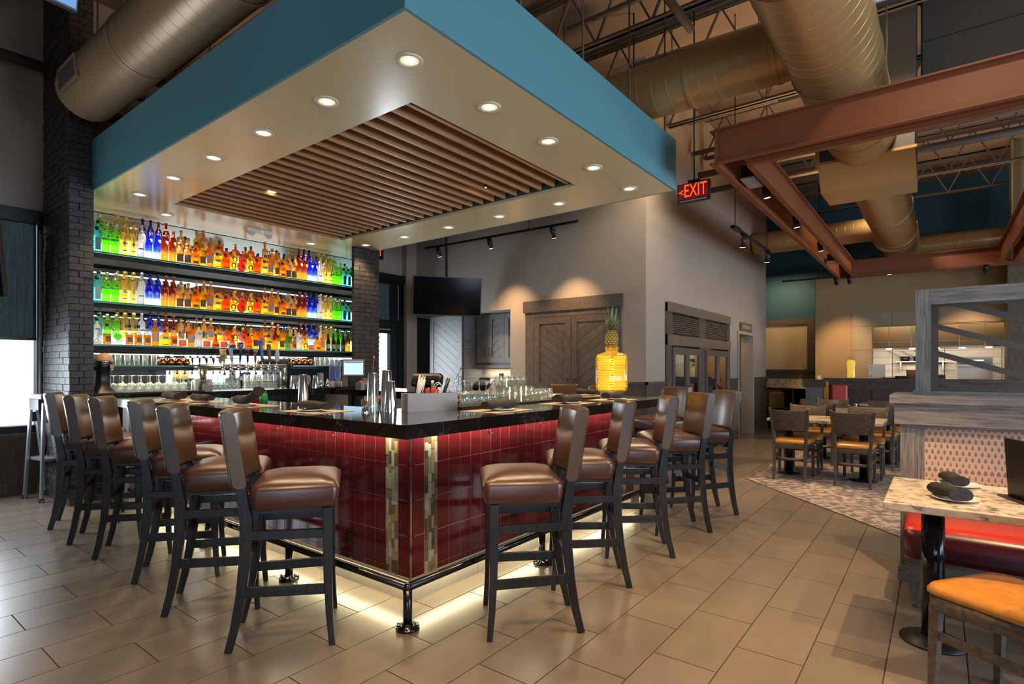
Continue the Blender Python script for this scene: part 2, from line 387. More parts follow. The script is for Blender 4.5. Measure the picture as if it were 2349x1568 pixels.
# left window wall (behind the brick pillar), Y = 7.85
wl = M().box(-3.5, -1.2, 7.85, 8.05, 0, CZ).box(-1.2, 1.72, 7.85, 8.05, 3.03, CZ).box(1.72, 2.0, 7.72, 8.05, 0, CZ).box(-1.2, 1.72, 7.85, 8.05, 0, .66)
struct(wl.build('wall_back', WALLP))
struct(B(-1.2, 1.72, 7.83, 7.85, .12, .64).build('trim_1', BROWNOAK)); struct(B(-3.4, 1.66, 7.82, 7.85, 0, .14).build('baseboard_back', BROWNOAK))
win = struct(M().box(1.655, 1.72, 7.80, 7.95, .66, 3.03).box(-1.2, -1.1, 7.80, 7.95, .66, 3.03).box(-1.1, 1.655, 7.80, 7.95, .66, .74).box(-1.1, 1.655, 7.80, 7.95, 2.95, 3.03).build('window_1', BLACKM))
B(-1.1, 1.655, 7.88, 7.885, .74, 2.95).build('pane', PANE, win)
B(-1.2, 1.70, 7.74, 7.86, .63, .665).build('window_sill', OAKY, win)
rb = thing('roller_blind', 'dark see-through roller blind half down over the left window', 'blind', (0, 7.80, 1.66))
B(-1.15, 1.645, -.003, 0, .03, 1.30).build('fabric', BLIND, rb); B(-1.15, 1.645, -.018, .012, 0, .03).build('hem_bar', BLACKM, rb)
B(-1.2, 1.675, -.07, .0, 1.255, 1.40).build('cassette', BLACKM, rb)
cm = M()
for i in range(60): cm.sphere((1.665, -.05, .0+i*.02), .006, 5, 4)
tag(cm.build('bead_chain', WHITEP, rb), kind='stuff')
tag(M().cyl((1.652,7.66,.98), (1.652,7.66,2.8), .016).build('conduit', GREYP), 'grey conduit pipe running up beside the left window', 'conduit')
tag(B(1.60,1.675,7.62,7.68,.86,1.05).build('junction_box', BLACKP, bevel=.006), 'dark control box on the conduit beside the ladder', 'box')
# back wall right of the bar, door with glass
wr = M().box(5.49, 6.80, 7.75, 7.95, 2.95, CZ).box(6.80, 7.05, 7.62, 7.95, 0, CZ).box(5.40, 5.60, 7.70, 7.95, 0, CZ).box(1.9, 5.5, 7.66, 7.95, 0, CZ)
struct(wr.build('wall_back_right', WALLP))
dr = struct(M().box(5.60,5.72,7.70,7.82,0,2.95).box(6.68,6.80,7.70,7.82,0,2.95).box(5.72,6.68,7.70,7.82,2.86,2.95).box(5.72,6.68,7.70,7.82,2.10,2.22).build('door_1', BLACKM))
lf = M().box(5.72,5.86,7.72,7.80,.02,2.10).box(6.50,6.68,7.72,7.80,.02,2.10).box(5.86,6.50,7.72,7.80,1.98,2.10).box(5.86,6.50,7.72,7.80,.02,.30)
lf.build('door_leaf', BLACKM, dr); B(5.86,6.50,7.758,7.764,.30,1.98).build('pane', PANE, dr); B(5.72,6.68,7.758,7.764,2.22,2.86).build('pane', PANE, dr)
M().box(5.86,6.2,7.66,7.72,2.02,2.08).bar((6.18,7.69,2.04),(6.42,7.62,2.04),.02,.02).build('door_closer', GREYP, dr)
rb2 = thing('roller_blind', 'dark roller blind over the pane above the glass door', 'blind', (0, 7.70, 2.20))
B(5.70, 6.66, -.004, 0, 0, .70).build('fabric', BLIND, rb2); B(5.64, 6.78, -.06, .0, .68, .82).build('cassette', BLACKM, rb2)
B(5.70,6.66,-.012,.008,-.02,.01).build('hem_bar', BLACKM, rb2)
# outside ground, shrubs
struct(B(-25, 40, 8.6, 60, -.4, -.25).build('trim_ground_outside', P('outside_paving', (.75,.72,.68), .9, c2=(.62,.60,.56), scale=1.5)))
LEAF = P('shrub_leaf', (.10,.20,.05), .7, c2=(.24,.34,.10), scale=20, vary=.3)
rng = random.Random(3)
for i in range(9):
    m = M(); cx = -1.6+i*.62; 
    for k in range(160):
        a = rng.uniform(0, 2*PI); r = rng.uniform(0, .5); z = rng.uniform(0, .75)*(1-r*.9)+.0
        c = V((r*math.cos(a), r*math.sin(a)*.8, z)); d = V((rng.uniform(-1,1), rng.uniform(-1,1), rng.uniform(-.3,1))).normalized()*.11; e = d.orthogonal().normalized()*.04
        m.add([c, c+d*.5+e, c+d, c+d*.5-e], [(0,1,2,3)])
    tag(m.build('shrub', LEAF, loc=(cx, 9.4+rng.uniform(-.2,.5), -.25)), 'low green shrub outside the left window, %s from the left' % nth(i), 'shrub', 'shrubs outside the left window')
m = M()
for k in range(420):
    a = rng.uniform(0, 2*PI); r = rng.uniform(0,1)**.5*.9; c = V((r*math.cos(a), r*math.sin(a), rng.uniform(1.2,2.9)))
    d = V((rng.uniform(-1,1), rng.uniform(-1,1), rng.uniform(-1,1))).normalized()*.10; e = d.orthogonal().normalized()*.035
    m.add([c, c+d*.5+e, c+d, c+d*.5-e], [(0,1,2,3)])
tr = thing('tree', 'small leafy tree seen below the blind of the left window', 'tree', (.45, 10.6, -.25))
tag(m.build('foliage', LEAF, tr), kind='stuff'); M().cyl((0,0,0),(0,0,1.9),.05,.03).build('trunk', BROWNOAK, tr)

# ------- dark brick pillars, bricks built one by one
BL = .0665
fb = B(.003,.0985,0,.105,.003,BL-.003).mesh('brick_front'); fbr = B(.003,.197,0,.1,.003,BL-.003).mesh('brick_long')
sb = B(0,.1,.003,.192,.003,BL-.003).mesh('brick_side')
pil = struct(B(1.688,1.876,6.782,7.70,0,CZ).build('wall_left_pillar', MORTAR))
hi = M(); cnt = 0
for k in range(int(CZ/BL)):
    z = k*BL; indiv = z < 3.35
    xs = [(1.678, 1.80), (1.80, 1.88)] if k % 2 else [(1.678, 1.76), (1.76, 1.88)]
    for x0, x1 in xs:
        j = rng.uniform(-.005, .004)
        if indiv: B(x0+.003, x1-.003 if x1 < 1.87 else x1, 6.77+j, 6.80, z+.003, z+BL-.003).build('brick', BRICK, pil); cnt += 1
        else: hi.box(x0+.003, x1-.003, 6.77+j, 6.80, z+.003, z+BL-.003)
    y = 6.775 if k % 2 else 6.70
    while y < 7.68:
        a, b = max(y, 6.775)+.003, min(y+.195, 7.68)-.003; j = rng.uniform(-.004, .004)
        if b-a > .02:
            if indiv and cnt < 298: B(1.678+j, 1.70, a, b, z+.003, z+BL-.003).build('brick', BRICK, pil); cnt += 1
            else: hi.box(1.678+j, 1.70, a, b, z+.003, z+BL-.003)
        y += .195
    hi.box(1.86, 1.88, 6.80, 7.2, z+.003, z+BL-.003)
tag(hi.build('brick_courses', BRICK, pil), kind='stuff')
pil2 = struct(B(5.034,5.486,6.785,6.83,0,CZ).build('wall_right_pillar', MORTAR)); hi = M()
for k in range(int(CZ/BL)):
    z = k*BL; x = 5.03 if k % 2 else 4.93
    while x < 5.48:
        a, b = max(x, 5.03)+.003, min(x+.2, 5.49)-.003; j = rng.uniform(-.005, .004)
        if b-a > .02:
            if .9 < z < 3.4: B(a, b, 6.77+j, 6.80, z+.003, z+BL-.003).build('brick', BRICK, pil2)
            else: hi.box(a, b, 6.77+j, 6.80, z+.003, z+BL-.003)
        x += .2
tag(hi.build('brick_courses', BRICK, pil2), kind='stuff')

# ------- pantry wall X = 7.03 with the service niche
pw = M().box(7.03,7.20,3.30,5.435,0,CZ).box(7.03,7.20,5.435,7.62,2.305,CZ).box(7.62,7.72,5.30,7.7,0,2.4).box(7.20,7.62,5.30,5.435,0,2.305).box(7.20,7.7,5.30,7.7,2.305,2.40)
struct(pw.build('wall_pantry', WALLP))
struct(M().box(7.00,7.03,3.10,3.46,1.14,1.175).box(7.00,7.03,5.14,5.435,1.14,1.175).build('trim_2', OAKY))
struct(M().box(7.012,7.03,3.12,3.46,0,1.14).box(7.012,7.03,5.14,5.435,0,1.14).build('trim_3', OAK))
# wine wall Y = 3.13
ww = M().box(7.03,7.70,3.13,3.30,0,CZ).box(7.70,10.68,3.13,3.30,2.3,CZ).box(7.70,10.68,3.75,3.85,0,2.3).box(10.68,11.32,3.13,3.45,0,CZ).box(11.32,12.36,3.13,3.45,2.06,CZ).box(12.36,13.55,3.13,3.33,0,CZ).box(13.45,13.55,3.33,7,0,CZ)
struct(ww.build('wall_wine', WALLP))
struct(M().box(7.0,7.68,3.10,3.13,1.14,1.175).box(10.70,11.28,3.10,3.13,1.14,1.175).box(12.42,13.57,3.10,3.13,1.05,1.175).build('trim_4', OAK))
struct(M().box(7.02,7.68,3.112,3.13,0,1.14).box(10.70,11.28,3.112,3.13,.0,1.14).box(12.42,13.56,3.112,3.13,.0,1.05).build('trim_5', OAK))
struct(M().box(10.70,11.28,3.095,3.13,0,.15).box(12.42,13.56,3.095,3.13,0,.12).build('baseboard_wine', OAK))
struct(M().box(11.27,11.34,3.10,3.46,0,2.04).box(12.34,12.42,3.10,3.34,0,2.04).box(11.27,12.42,3.10,3.34,2.04,2.10).build('door_2', WALLP))
struct(B(11.32,13.44,4.6,4.7,0,2.6).build('wall_restroom', P('restroom_wall', (.35,.20,.07), .7)))
struct(B(11.32,13.4,4.56,4.6,0,1.15).build('trim_6', BROWNOAK)); struct(B(11.2,13.4,3.4,4.7,2.5,2.6).build('ceiling_restroom', WALLD))
# far end: kitchen wall X = 14.3, teal wall above and behind
ko = (-.95, 1.15, 1.10, 2.26)
kw = M().box(14.3,14.45,1.15,2.25,0,3.42).box(14.3,14.45,-1.0,1.15,2.26,3.42).box(14.3,14.45,-1.0,1.15,0,1.10).box(14.3,14.45,-6,-1.0,0,3.42)
struct(kw.build('wall_kitchen', TANW))
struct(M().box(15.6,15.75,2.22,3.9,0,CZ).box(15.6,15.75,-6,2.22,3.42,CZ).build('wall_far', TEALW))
struct(M().box(15.52,15.6,2.1,3.85,2.48,2.62).box(15.5,15.6,2.28,2.62,0,2.55).build('trim_7', P('bay_trim', (.16,.10,.06), .6)))
struct(B(15.56,15.6,2.62,3.9,1.02,2.48).build('wall_bay', P('bay_panel', (.80,.55,.29), .6)))
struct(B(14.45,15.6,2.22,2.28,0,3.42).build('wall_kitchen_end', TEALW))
struct(B(14.3,15.6,-6,2.25,3.40,3.44).build('ceiling_kitchen', WALLD))
# pale porcelain panels framing the kitchen opening
PORC = P('kitchen_surround', (.33,.255,.165), .4, c2=(.38,.30,.20), scale=3, vary=.04)
srf = thing('kitchen_surround', 'beige porcelain panel surround around the kitchen opening', 'wall panel', (14.3, .3, 1.06))
for y0, y1, z0, z1 in ((.86,1.22,0,.70),(.86,1.22,.705,1.22),(.50,1.22,1.225,1.5),(-.30,.495,1.225,1.5),(-1.30,-.305,1.225,1.5)):
    B(-.02,0,y0,y1,z0,z1).build('panel', PORC, srf)
# kitchen interior
KT = P('kitchen_tile', (.62,.54,.44), .35, bump=.4, bscale=3, c2=(.70,.62,.52), scale=4, stretch=(1,1,5))
kb = struct(B(17.2,17.3,-3.5,2.2,0,3.0).build('wall_kitchen_back', GROUT)); 
for k in range(9):
    for n in range(4):
        B(17.17,17.2,-2.2+n*1.05+.006,-2.2+(n+1)*1.05-.006,1.0+k*.16+.003,1.0+(k+1)*.16-.003).build('tile', KT, kb)
struct(B(14.5,17.3,-3.5,2.2,2.75,2.85).build('ceiling_kitchen_inner', P('kitchen_ceiling', (.6,.55,.5), .6)))
struct(B(14.5,17.3,2.1,2.2,0,2.8).build('wall_kitchen_left', KT))
hood = thing('kitchen_hood', 'patinated copper hood panels behind the kitchen opening', 'hood', (15.4, 0, 1.86))
HC = P('patina_copper', (.24,.135,.065), .4, metal=.3, c2=(.17,.15,.105), scale=3, vary=.25)
for i in range(7): B(0,.04,-1.6+i*.42+.004,-1.6+(i+1)*.42-.004,.11,.50).build('panel', HC, hood); B(0,.04,-1.6+i*.42+.004,-1.6+(i+1)*.42-.004,0,.105).build('panel', HC, hood)
B(.04,1.5,-1.6,1.4,-.03,.0).build('soffit', STEEL, hood)
for i in range(6):
    M().cyl((.5,-1.3+i*.45,-.045),(.5,-1.3+i*.45,-.03),.06,n=12).build('downlight', LAMPG, hood)
area('kitchen_light', (15.9, .1, 1.8), (.35,0,-1), 2.6, .8, 75, (1,.88,.70))
area('hood_wash', (15.2, .0, 2.5), (.6,0,-1), 2.4, .2, 14, (1,.75,.45))
ks = thing('wall_shelf', 'steel wall shelf of stacked pans in the kitchen', 'shelf', (16.9, .35, 1.52))
B(-.05,.27,-.5,.5,0,.02).build('board', STEEL, ks); B(.0,.27,.40,.43,-.22,0).build('bracket', STEEL, ks); B(.0,.27,-.43,-.40,-.22,0).build('bracket', STEEL, ks)
for i in range(3):
    pn = thing('pan', 'dark pan with long handle on the kitchen shelf, %s from left' % nth(i), 'pan', (16.98, .68-i*.27, 1.541), group='pans on the kitchen shelf')
    M().lathe([(.09,0),(.11,.12),(.10,.12),(.085,.01)], 14).build('bowl', BLACKP, pn); M().bar((0,.08,.10),(-.05,.36,.26),.02,.02).build('handle', BLACKP, pn)
kc = thing('kitchen_counter', 'steel pass counter inside the kitchen opening', 'counter', (15.0, 0, 0))
B(-.5,.1,-1.9,1.9,1.04,1.075).build('top', STEEL, kc); B(-.45,.05,-1.85,1.85,0,1.04).build('base', STEEL, kc)
ov = thing('toaster_oven', 'black countertop oven beyond the kitchen opening', 'oven', (16.2,-.62,1.45))
B(-.2,.2,-.3,.3,0,.16).build('body', BLACKP, ov); M().bar((-.22,-.15,.09),(-.22,.1,.09),.02,.03).build('handle', CHROME, ov)
os_ = thing('oven_stand', 'steel stand under the black countertop oven', 'stand', (16.2,-.62,0)); B(-.24,.24,-.34,.34,1.41,1.45).build('top', STEEL, os_); B(-.2,.2,-.3,.3,0,1.41).build('body', STEEL, os_)
tag(B(14.75,15.05,-.1,.12,1.0755,1.24).build('printer', BLACKP, bevel=.02), 'black receipt printer on the kitchen pass counter', 'printer')
# enclosing walls behind the camera (with daylight openings) and right end
wb_ = M()
for x0, x1 in ((-3.5,1.6),(5.4,7.6),(12.8,17.5)): wb_.box(x0,x1,-5.6,-5.5,0,CZ)
wb_.box(1.6,5.4,-5.6,-5.5,0,.7).box(1.6,5.4,-5.6,-5.5,3.1,CZ).box(7.6,12.8,-5.6,-5.5,0,.7).box(7.6,12.8,-5.6,-5.5,2.0,CZ)
struct(wb_.build('wall_front', WALLP))
struct(M().box(-3.5,-3.4,-5.6,-5.1,0,CZ).box(-3.5,-3.4,-1.3,8,0,CZ).box(-3.5,-3.4,-5.1,-1.3,0,.6).box(-3.5,-3.4,-5.1,-1.3,2.1,CZ).build('wall_left', WALLP))
struct(B(17.4,17.5,-5.6,8.4,0,CZ).build('wall_right', WALLD)); struct(B(7.05,17.5,8.2,8.4,0,CZ).build('wall_service', WALLD))
# grey bulkhead panels hanging from the ceiling
bh = struct(B(7.47,7.57,-5.5,.16,4.21,CZ).build('wall_bulkhead', DARKG))
for i in range(5):
    for k in range(2):
        B(7.45,7.47,-5.5+i*1.13+.006,-5.5+(i+1)*1.13-.006,4.21+k*.66+.006,4.21+(k+1)*.66-.006).build('panel', DARKG, bh)
# ------------------------------------------------------------------ canopy over the bar
SZ, ST = 3.147, 3.655
X0, X1, Y0, Y1 = 1.865, 5.452, 2.105, 7.62
RX0, RX1, RY0, RY1 = 2.56, 4.71, 2.826, 6.64
can = thing('bar_canopy', 'dropped rectangular teal canopy with wood slats hanging above the bar', 'canopy', (3.6, 4.8, SZ))
def cb(*a): return (a[0]-3.6, a[1]-3.6, a[2]-4.8, a[3]-4.8, a[4]-SZ, a[5]-SZ)
M().box(*cb(X0+.02,RX0,Y0+.02,Y1,SZ,SZ+.03)).box(*cb(RX1,X1-.02,Y0+.02,Y1,SZ,SZ+.03)).box(*cb(RX0,RX1,Y0+.02,RY0,SZ,SZ+.03)).box(*cb(RX0,RX1,RY1,Y1,SZ,SZ+.03)).build('underside', SOFB, can)
M().box(*cb(X0,X0+.02,Y0,Y1,SZ,ST)).box(*cb(X1-.02,X1,Y0,Y1,SZ,ST)).box(*cb(X0+.02,X1-.02,Y0,Y0+.02,SZ,ST)).build('fascia', TEAL, can)
M().box(*cb(X0+.02,X1-.02,Y0+.02,Y1,ST-.02,ST-.001)).build('lid', WALLD, can)
M().box(*cb(RX0-.02,RX0,RY0,RY1,SZ+.03,SZ+.32)).box(*cb(RX1,RX1+.02,RY0,RY1,SZ+.03,SZ+.32)).box(*cb(RX0,RX1,RY0-.02,RY0,SZ+.03,SZ+.32)).box(*cb(RX0,RX1,RY1,RY1+.02,SZ+.03,SZ+.32)).box(*cb(RX0-.02,RX1+.02,RY0-.02,RY1+.02,SZ+.32,SZ+.34)).build('recess', P('recess_paint', (.05,.085,.085), .6), can)
sl = B(RX0-3.6, RX1-3.6-.09, -.012, .012, .004, .125).mesh('slat')
NS = 25
for i in range(NS): inst('slat', sl, WALNUT, (0, RY0-4.8+.05+(RY1-RY0-.1)*i/(NS-1), 0), parent=can)
WTRIM = P('downlight_trim', (.70,.64,.52), .4)
tr_m = M().loft([[(p[0],p[1],z) for p in circ(r,24)] for r, z in ((.080,.001),(.080,-.006),(.064,-.010),(.058,-.007),(.052,-.002))], cap=False).mesh('trim_ring')
lp_m = M().cyl((0,0,-.0045),(0,0,-.003),.034,n=20).mesh('lens'); rf_m = M().cyl((0,0,-.003),(0,0,-.0015),.055,n=24).mesh('reflector'); RFG = glow('reflector_glow', (1,.70,.40), .85)  # reflector ring emits, standing in for lamp light caught on it
cans = [(2.205,2.447+.816*i) for i in range(6)]+[(2.205+.725*i,2.447) for i in range(1,5)]+[(5.102,2.447+.830*i) for i in range(1,6)]+[(2.682,7.135),(4.562,7.13)]
names = []
for i, (x, y) in enumerate(cans):
    if i < 6: lab = 'round recessed downlight along the left edge of the canopy, %s from the front corner' % nth(i)
    elif i < 10: lab = 'round recessed downlight along the front edge of the canopy, %s from the corner light' % nth(i-6)
    elif i < 15: lab = 'round recessed downlight along the right edge of the canopy, %s from the front' % nth(i-10)
    else: lab = 'round recessed downlight above the bottle shelves, %s one' % ('left', 'right')[i-15]
    t = thing('recessed_light', lab, 'ceiling light', (x, y, SZ), group='recessed lights in the canopy')
    inst('trim_ring', tr_m, WTRIM, parent=t); inst('reflector', rf_m, RFG, parent=t); inst('lens', lp_m, LAMPG, parent=t)
    lamp('downlight', 'SPOT', (x, y, SZ-.03), 52, (1,.72,.42), (0,0,-1), spot_size=math.radians(100), spot_blend=.7, shadow_soft_size=.04)
for x, y in ((4.30, 3.6), (3.05, 5.4)):
    t = thing('adjustable_light', 'small bright lamp shining between the wood slats, %s one' % ('nearer' if y < 4 else 'farther'), 'ceiling light', (x, y, SZ+.02))
    M().cyl((0,.075,.02),(0,.075,.10),.045,n=14).build('can', BLACKP, t); M().cyl((0,.075,.014),(0,.075,.019),.040,n=14).build('lens', LAMPG, t)
    lamp('slat_light', 'SPOT', (x, y+.075, SZ+.01), 14, WARM, (0,0,-1), spot_size=1.5, spot_blend=.6, shadow_soft_size=.03)
em = thing('emergency_light', 'white twin-head emergency light under the canopy above the bottles', 'emergency light', (3.70, 6.98, SZ))
M().prism([(-.17,0),(.17,0),(.15,-.07),(.05,-.045),(-.05,-.045),(-.15,-.07)], (0,-.05,0), (1,0,0), (0,0,1), (0,.1,0)).build('housing', WHITEP, em, bevel=.006)
for sx in (-.115,.115): M().cyl((sx,-.03,-.075),(sx,-.055,-.05),.042,.046,n=16).build('lamp_head', WHITEP, em)
M().sphere((.03,-.052,-.03),.004).build('indicator', glow('green_led', (.1,1,.2), 4), em)
# hanger rods of the canopy
for i, (x, y) in enumerate(((1.95,3.2),(1.95,4.4),(1.95,5.6),(1.95,6.9),(2.9,2.16),(3.7,2.16),(4.5,2.16),(5.3,2.16),(5.40,3.4))):
    tag(M().cyl((x,y,ST-.01),(x,y,CZ),.008,n=6).build('hanger_rod', JOISTM), 'thin steel rod holding up the canopy, %s clockwise from the back left' % nth(i), 'rod', 'canopy hanger rods')

# ------------------------------------------------------------------ ducts
def duct(name, label, p0, p1, r, mat, rings=.14, joints=(), group=None, opening=None):
    p0, p1 = V(p0), V(p1); t = thing(name, label, 'duct', p0, group=group); d = p1-p0; L = d.length; u = d.normalized()
    a = u.orthogonal().normalized(); b = u.cross(a); n = 40; rg = []
    k = int(L/rings); prof = [(0, r*.97), (.012, r)]
    for i in range(1, k):
        s_ = i*rings; prof += [(s_-.004, r), (s_-.002, r+.0014), (s_+.002, r+.0014), (s_+.004, r)]
    for j in joints: prof += [(j-.018, r+.001), (j-.016, r+.009), (j+.016, r+.009), (j+.018, r+.001)]
    prof.append((L, r)); prof.sort()
    for s_, q in prof: rg.append([u*s_+a*(q*math.cos(2*PI*i/n))+b*(q*math.sin(2*PI*i/n)) for i in range(n)])
    M().loft(rg).build('pipe', mat, t).data.set_sharp_from_angle(angle=.5); return t
d1 = duct('round_duct', 'round bronze painted duct ending at the brick pillar on the left', (1.76,6.52,4.0), (1.86,-5.4,4.0), .255, DUCTL, joints=(1.35,2.9,5.2))
d1g = M(); d1g.sweep([(-.245,-.14,-.115),(-.245,-.62,-.115)],(0,0,1),.02,.02).sweep([(-.258,-.14,.06),(-.258,-.62,.06)],(0,0,1),.02,.02).sweep([(-.245,-.14,-.125),(-.258,-.14,.07)],(0,1,0),.02,.02).sweep([(-.245,-.62,-.125),(-.258,-.62,.07)],(0,1,0),.02,.02)
d1g.build('grille_frame', DUCTL, d1, rz=0); M().sweep([(-.242,-.38,-.11),(-.256,-.38,.055)],(0,1,0),.48,.012).build('grille', WALLD, d1)
DZ = 3.87
d2 = duct('main_duct', 'large round bronze duct running away over the orange beam', (2.5,.69,DZ), (14.55,.62,DZ), .325, DUCTM, joints=(1.1,2.7,4.1,7.9,9.7))
d3 = duct('branch_duct', 'round bronze branch duct joining the large duct above the canopy', (4.95,3.6,3.97), (4.95,.72,3.95), .245, DUCTM, joints=(.9,1.85,2.55))
d4 = duct('branch_duct', 'far bronze cross duct ending at the beige wall', (12.4,3.1,3.97), (12.4,.7,3.97), .22, DUCTM, joints=(.9,))
d5 = duct('branch_duct', 'far bronze cross duct in front of the teal wall, right side', (14.3,.62,3.88), (14.3,-4,3.88), .22, DUCTM, joints=(.9,))
M().cyl((10.0,0,0),(10.25,0,0),.335,.335,n=32).build('collar', DUCTM, d2)
for i, (dd, pts) in enumerate(((d2,((2.9,.69),(4.5,.69),(6.2,.69),(9.2,.69),(11.5,.69))),(d1,((1.8,5.4),(1.8,3.7)) ))):
    for j, (x, y) in enumerate(pts):
        tag(M().cyl((x,y-.3,4.0),(x,y-.3,CZ),.007,n=6).cyl((x,y+.3,4.0),(x,y+.3,CZ),.007,n=6).build('duct_hanger', JOISTM), 'pair of thin rods hanging the %s, %s pair from the %s' % (('large duct','left duct')[i], nth(j), ('camera','brick pillar')[i]), 'rod')
rs = thing('air_riser', 'tall dark rectangular air riser with a gold bottom behind the orange beam', 'duct', (7.0, .2, 3.58))
B(0,.9,.0,.88,.04,1.95).build('shaft', DARKG, rs); M().prism([(0,.04),(.9,.04),(.9,-.2),(.25,-.22)], (0,0,0), (1,0,0), (0,0,1), (0,.88,0)).build('hopper', DUCTM, rs)
M().box(-.01,.0,.86,.90,.0,1.95).box(-.012,.0,-.02,.9,.03,.06).build('corner_trim', DUCTM, rs)

# ------------------------------------------------------------------ joists, pipes and conduit under the roof deck
def joist(x, y0, y1, zb, label, along='y', q=None):
    t = thing('roof_joist', label, 'joist', (x, y0, zb) if along == 'y' else (y0, x, zb), rz=0 if along == 'y' else -PI/2, group='open web roof joists'); L = y1-y0; h = CZ-zb-.06
    for s_ in (-1, 1):
        M().box(s_*.012, s_*.055, 0, L, 0, .012).box(s_*.012, s_*.020, 0, L, 0, .045).build('bottom_chord', JOISTM, t)
        M().box(s_*.012, s_*.055, 0, L, h, h+.012).box(s_*.012, s_*.020, 0, L, h-.04, h).build('top_chord', JOISTM, t)
    n = int(L/.62); m = M()
    for i in range(n):
        a = i*L/n; b = (i+1)*L/n; mid = (a+b)/2
        m.bar((0,a,.02),(0,mid,h),.02,.03,(1,0,0)).bar((0,mid,h),(0,b,.02),.02,.03,(1,0,0))
    tag(m.build('web_bars', JOISTM, t), kind='stuff')
for i, x in enumerate((-.9,.9,2.75,3.95,5.3,6.5,7.75,9.3,10.9,12.5,14.0)):
    joist(x, -5.3, 8.0 if x < 7 else 3.1, 4.83, 'brown open web roof joist, %s from the left end of the room' % nth(i))
for i, (p0, p1, r, lab) in enumerate((
    ((-2.5,7.55,4.55),(1.7,7.55,4.55),.055,'fat dark pipe under the ceiling in the far left corner'),
    ((1.9,7.0,4.35),(5.4,7.0,4.35),.045,'grey pipe high up behind the left duct'),
    ((1.9,7.3,4.15),(5.4,7.3,4.15),.06,'lower dark pipe behind the left duct'),
    ((1.0,1.9,4.62),(5.3,1.9,4.62),.04,'pipe above the front edge of the canopy'),
    ((8.6,3.06,4.7),(8.6,-3,4.7),.035,'conduit ending at the beige wall, upper one'),
    ((8.9,3.06,4.45),(8.9,-3,4.45),.05,'pipe ending at the beige wall, lower one'),
    ((9.3,3.06,4.3),(9.3,-3,4.3),.045,'lowest pipe ending at the beige wall'),
    ((2.5,1.3,4.75),(9.5,1.3,4.75),.03,'long conduit running beside the large duct'),
    ((5.6,.1,4.5),(5.6,2.6,4.6),.07,'silver flexible duct between the joists'))):
    tag(M().cyl(p0, p1, r, n=12).build('ceiling_pipe', JOISTM if i != 8 else ALU), lab, 'pipe')
for i, (x, y) in enumerate(((5.0,2.5),(6.6,2.1),(3.4,1.7),(8.0,2.3))):
    t = thing('strut_channel', 'perforated steel strut under the roof deck, %s from the canopy corner' % nth(i), 'strut', (x, y, 4.9)); 
    M().box(-.02,.02,-.6,.6,0,.04).cyl((0,-.5,.03),(0,-.5,.65),.006,n=6).cyl((0,.5,.03),(0,.5,.65),.006,n=6).build('channel', JOISTM, t); 
    tag(M().box(-.008,.008,-.55,-.5,-.001,0).box(-.008,.008,-.3,-.25,-.001,0).box(-.008,.008,0,.05,-.001,0).box(-.008,.008,.25,.3,-.001,0).build('slots', BLACKP, t), kind='stuff')
sp = thing('loudspeaker', 'black loudspeaker hung under the joists above the canopy edge', 'speaker', (6.1, 2.85, 4.62), rz=.9)
M().prism([(-.11,0),(.11,0),(.075,.16),(-.075,.16)], (-.17,0,.0), (0,1,0), (0,0,1), (.34,0,0)).build('cabinet', BLACKP, sp, bevel=.01); M().cyl((0,.02,.16),(0,.02,.93),.01,n=6).build('bracket', BLACKM, sp)
cm_ = thing('track_floodlight', 'chrome round lamp head under the ceiling at the top of the picture', 'lamp', (5.15, 1.95, 5.05))
M().lathe([(.02,.08),(.06,.05),(.075,0),(.07,-.02)], 16).build('head', CHROME, cm_); M().cyl((0,0,-.018),(0,0,-.012),.06,n=16).build('lens', LAMPG, cm_); M().cyl((0,0,.06),(0,0,.48),.01,n=6).build('stem', CHROME, cm_)

# ------------------------------------------------------------------ orange steel beam frame
BZ, BH = 3.15, .30
def chan(m, x0, x1, ya, sg):
    """C channel along x, web at ya, flange lips pointing sg"""
    m.box(x0, x1, min(ya, ya+sg*.012), max(ya, ya+sg*.012), BZ+.012, BZ+BH-.012)
    for z in (BZ, BZ+BH-.014): m.box(x0, x1, min(ya, ya+sg*.055), max(ya, ya+sg*.055), z, z+.014)
def chany(m, y0, y1, xa, sg):
    m.box(min(xa, xa+sg*.012), max(xa, xa+sg*.012), y0, y1, BZ+.012, BZ+BH-.012)
    for z in (BZ, BZ+BH-.014): m.box(min(xa, xa+sg*.055), max(xa, xa+sg*.055), y0, y1, z, z+.014)
def beam(label, fs):
    t = thing('steel_beam', label, 'beam', (0,0,0), group='orange steel beam frame')
    for f in fs:
        m = M(); f(m); m.build('channel', ORANGE, t)
    return t
beam('orange double steel beam nearest the camera, across the top right', [lambda m: chany(m, -3.2, 1.565, 5.00, -1), lambda m: chany(m, -3.2, 1.35, 5.15, 1)])
beam('orange double steel beam running away from the frame corner by the exit sign', [lambda m: chan(m, 4.96, 12.86, 1.555, 1), lambda m: chan(m, 5.19, 12.6, 1.36, -1)])
beam('far orange double steel beam across in front of the kitchen', [lambda m: chany(m, -3.2, 1.34, 12.60, -1), lambda m: chany(m, -3.2, 1.55, 12.80, 1)])
beam('orange steel cross beam at the right edge of the picture', [lambda m: chan(m, 5.2, 12.54, -.84, 1), lambda m: chan(m, 5.2, 12.54, -.98, -1)])
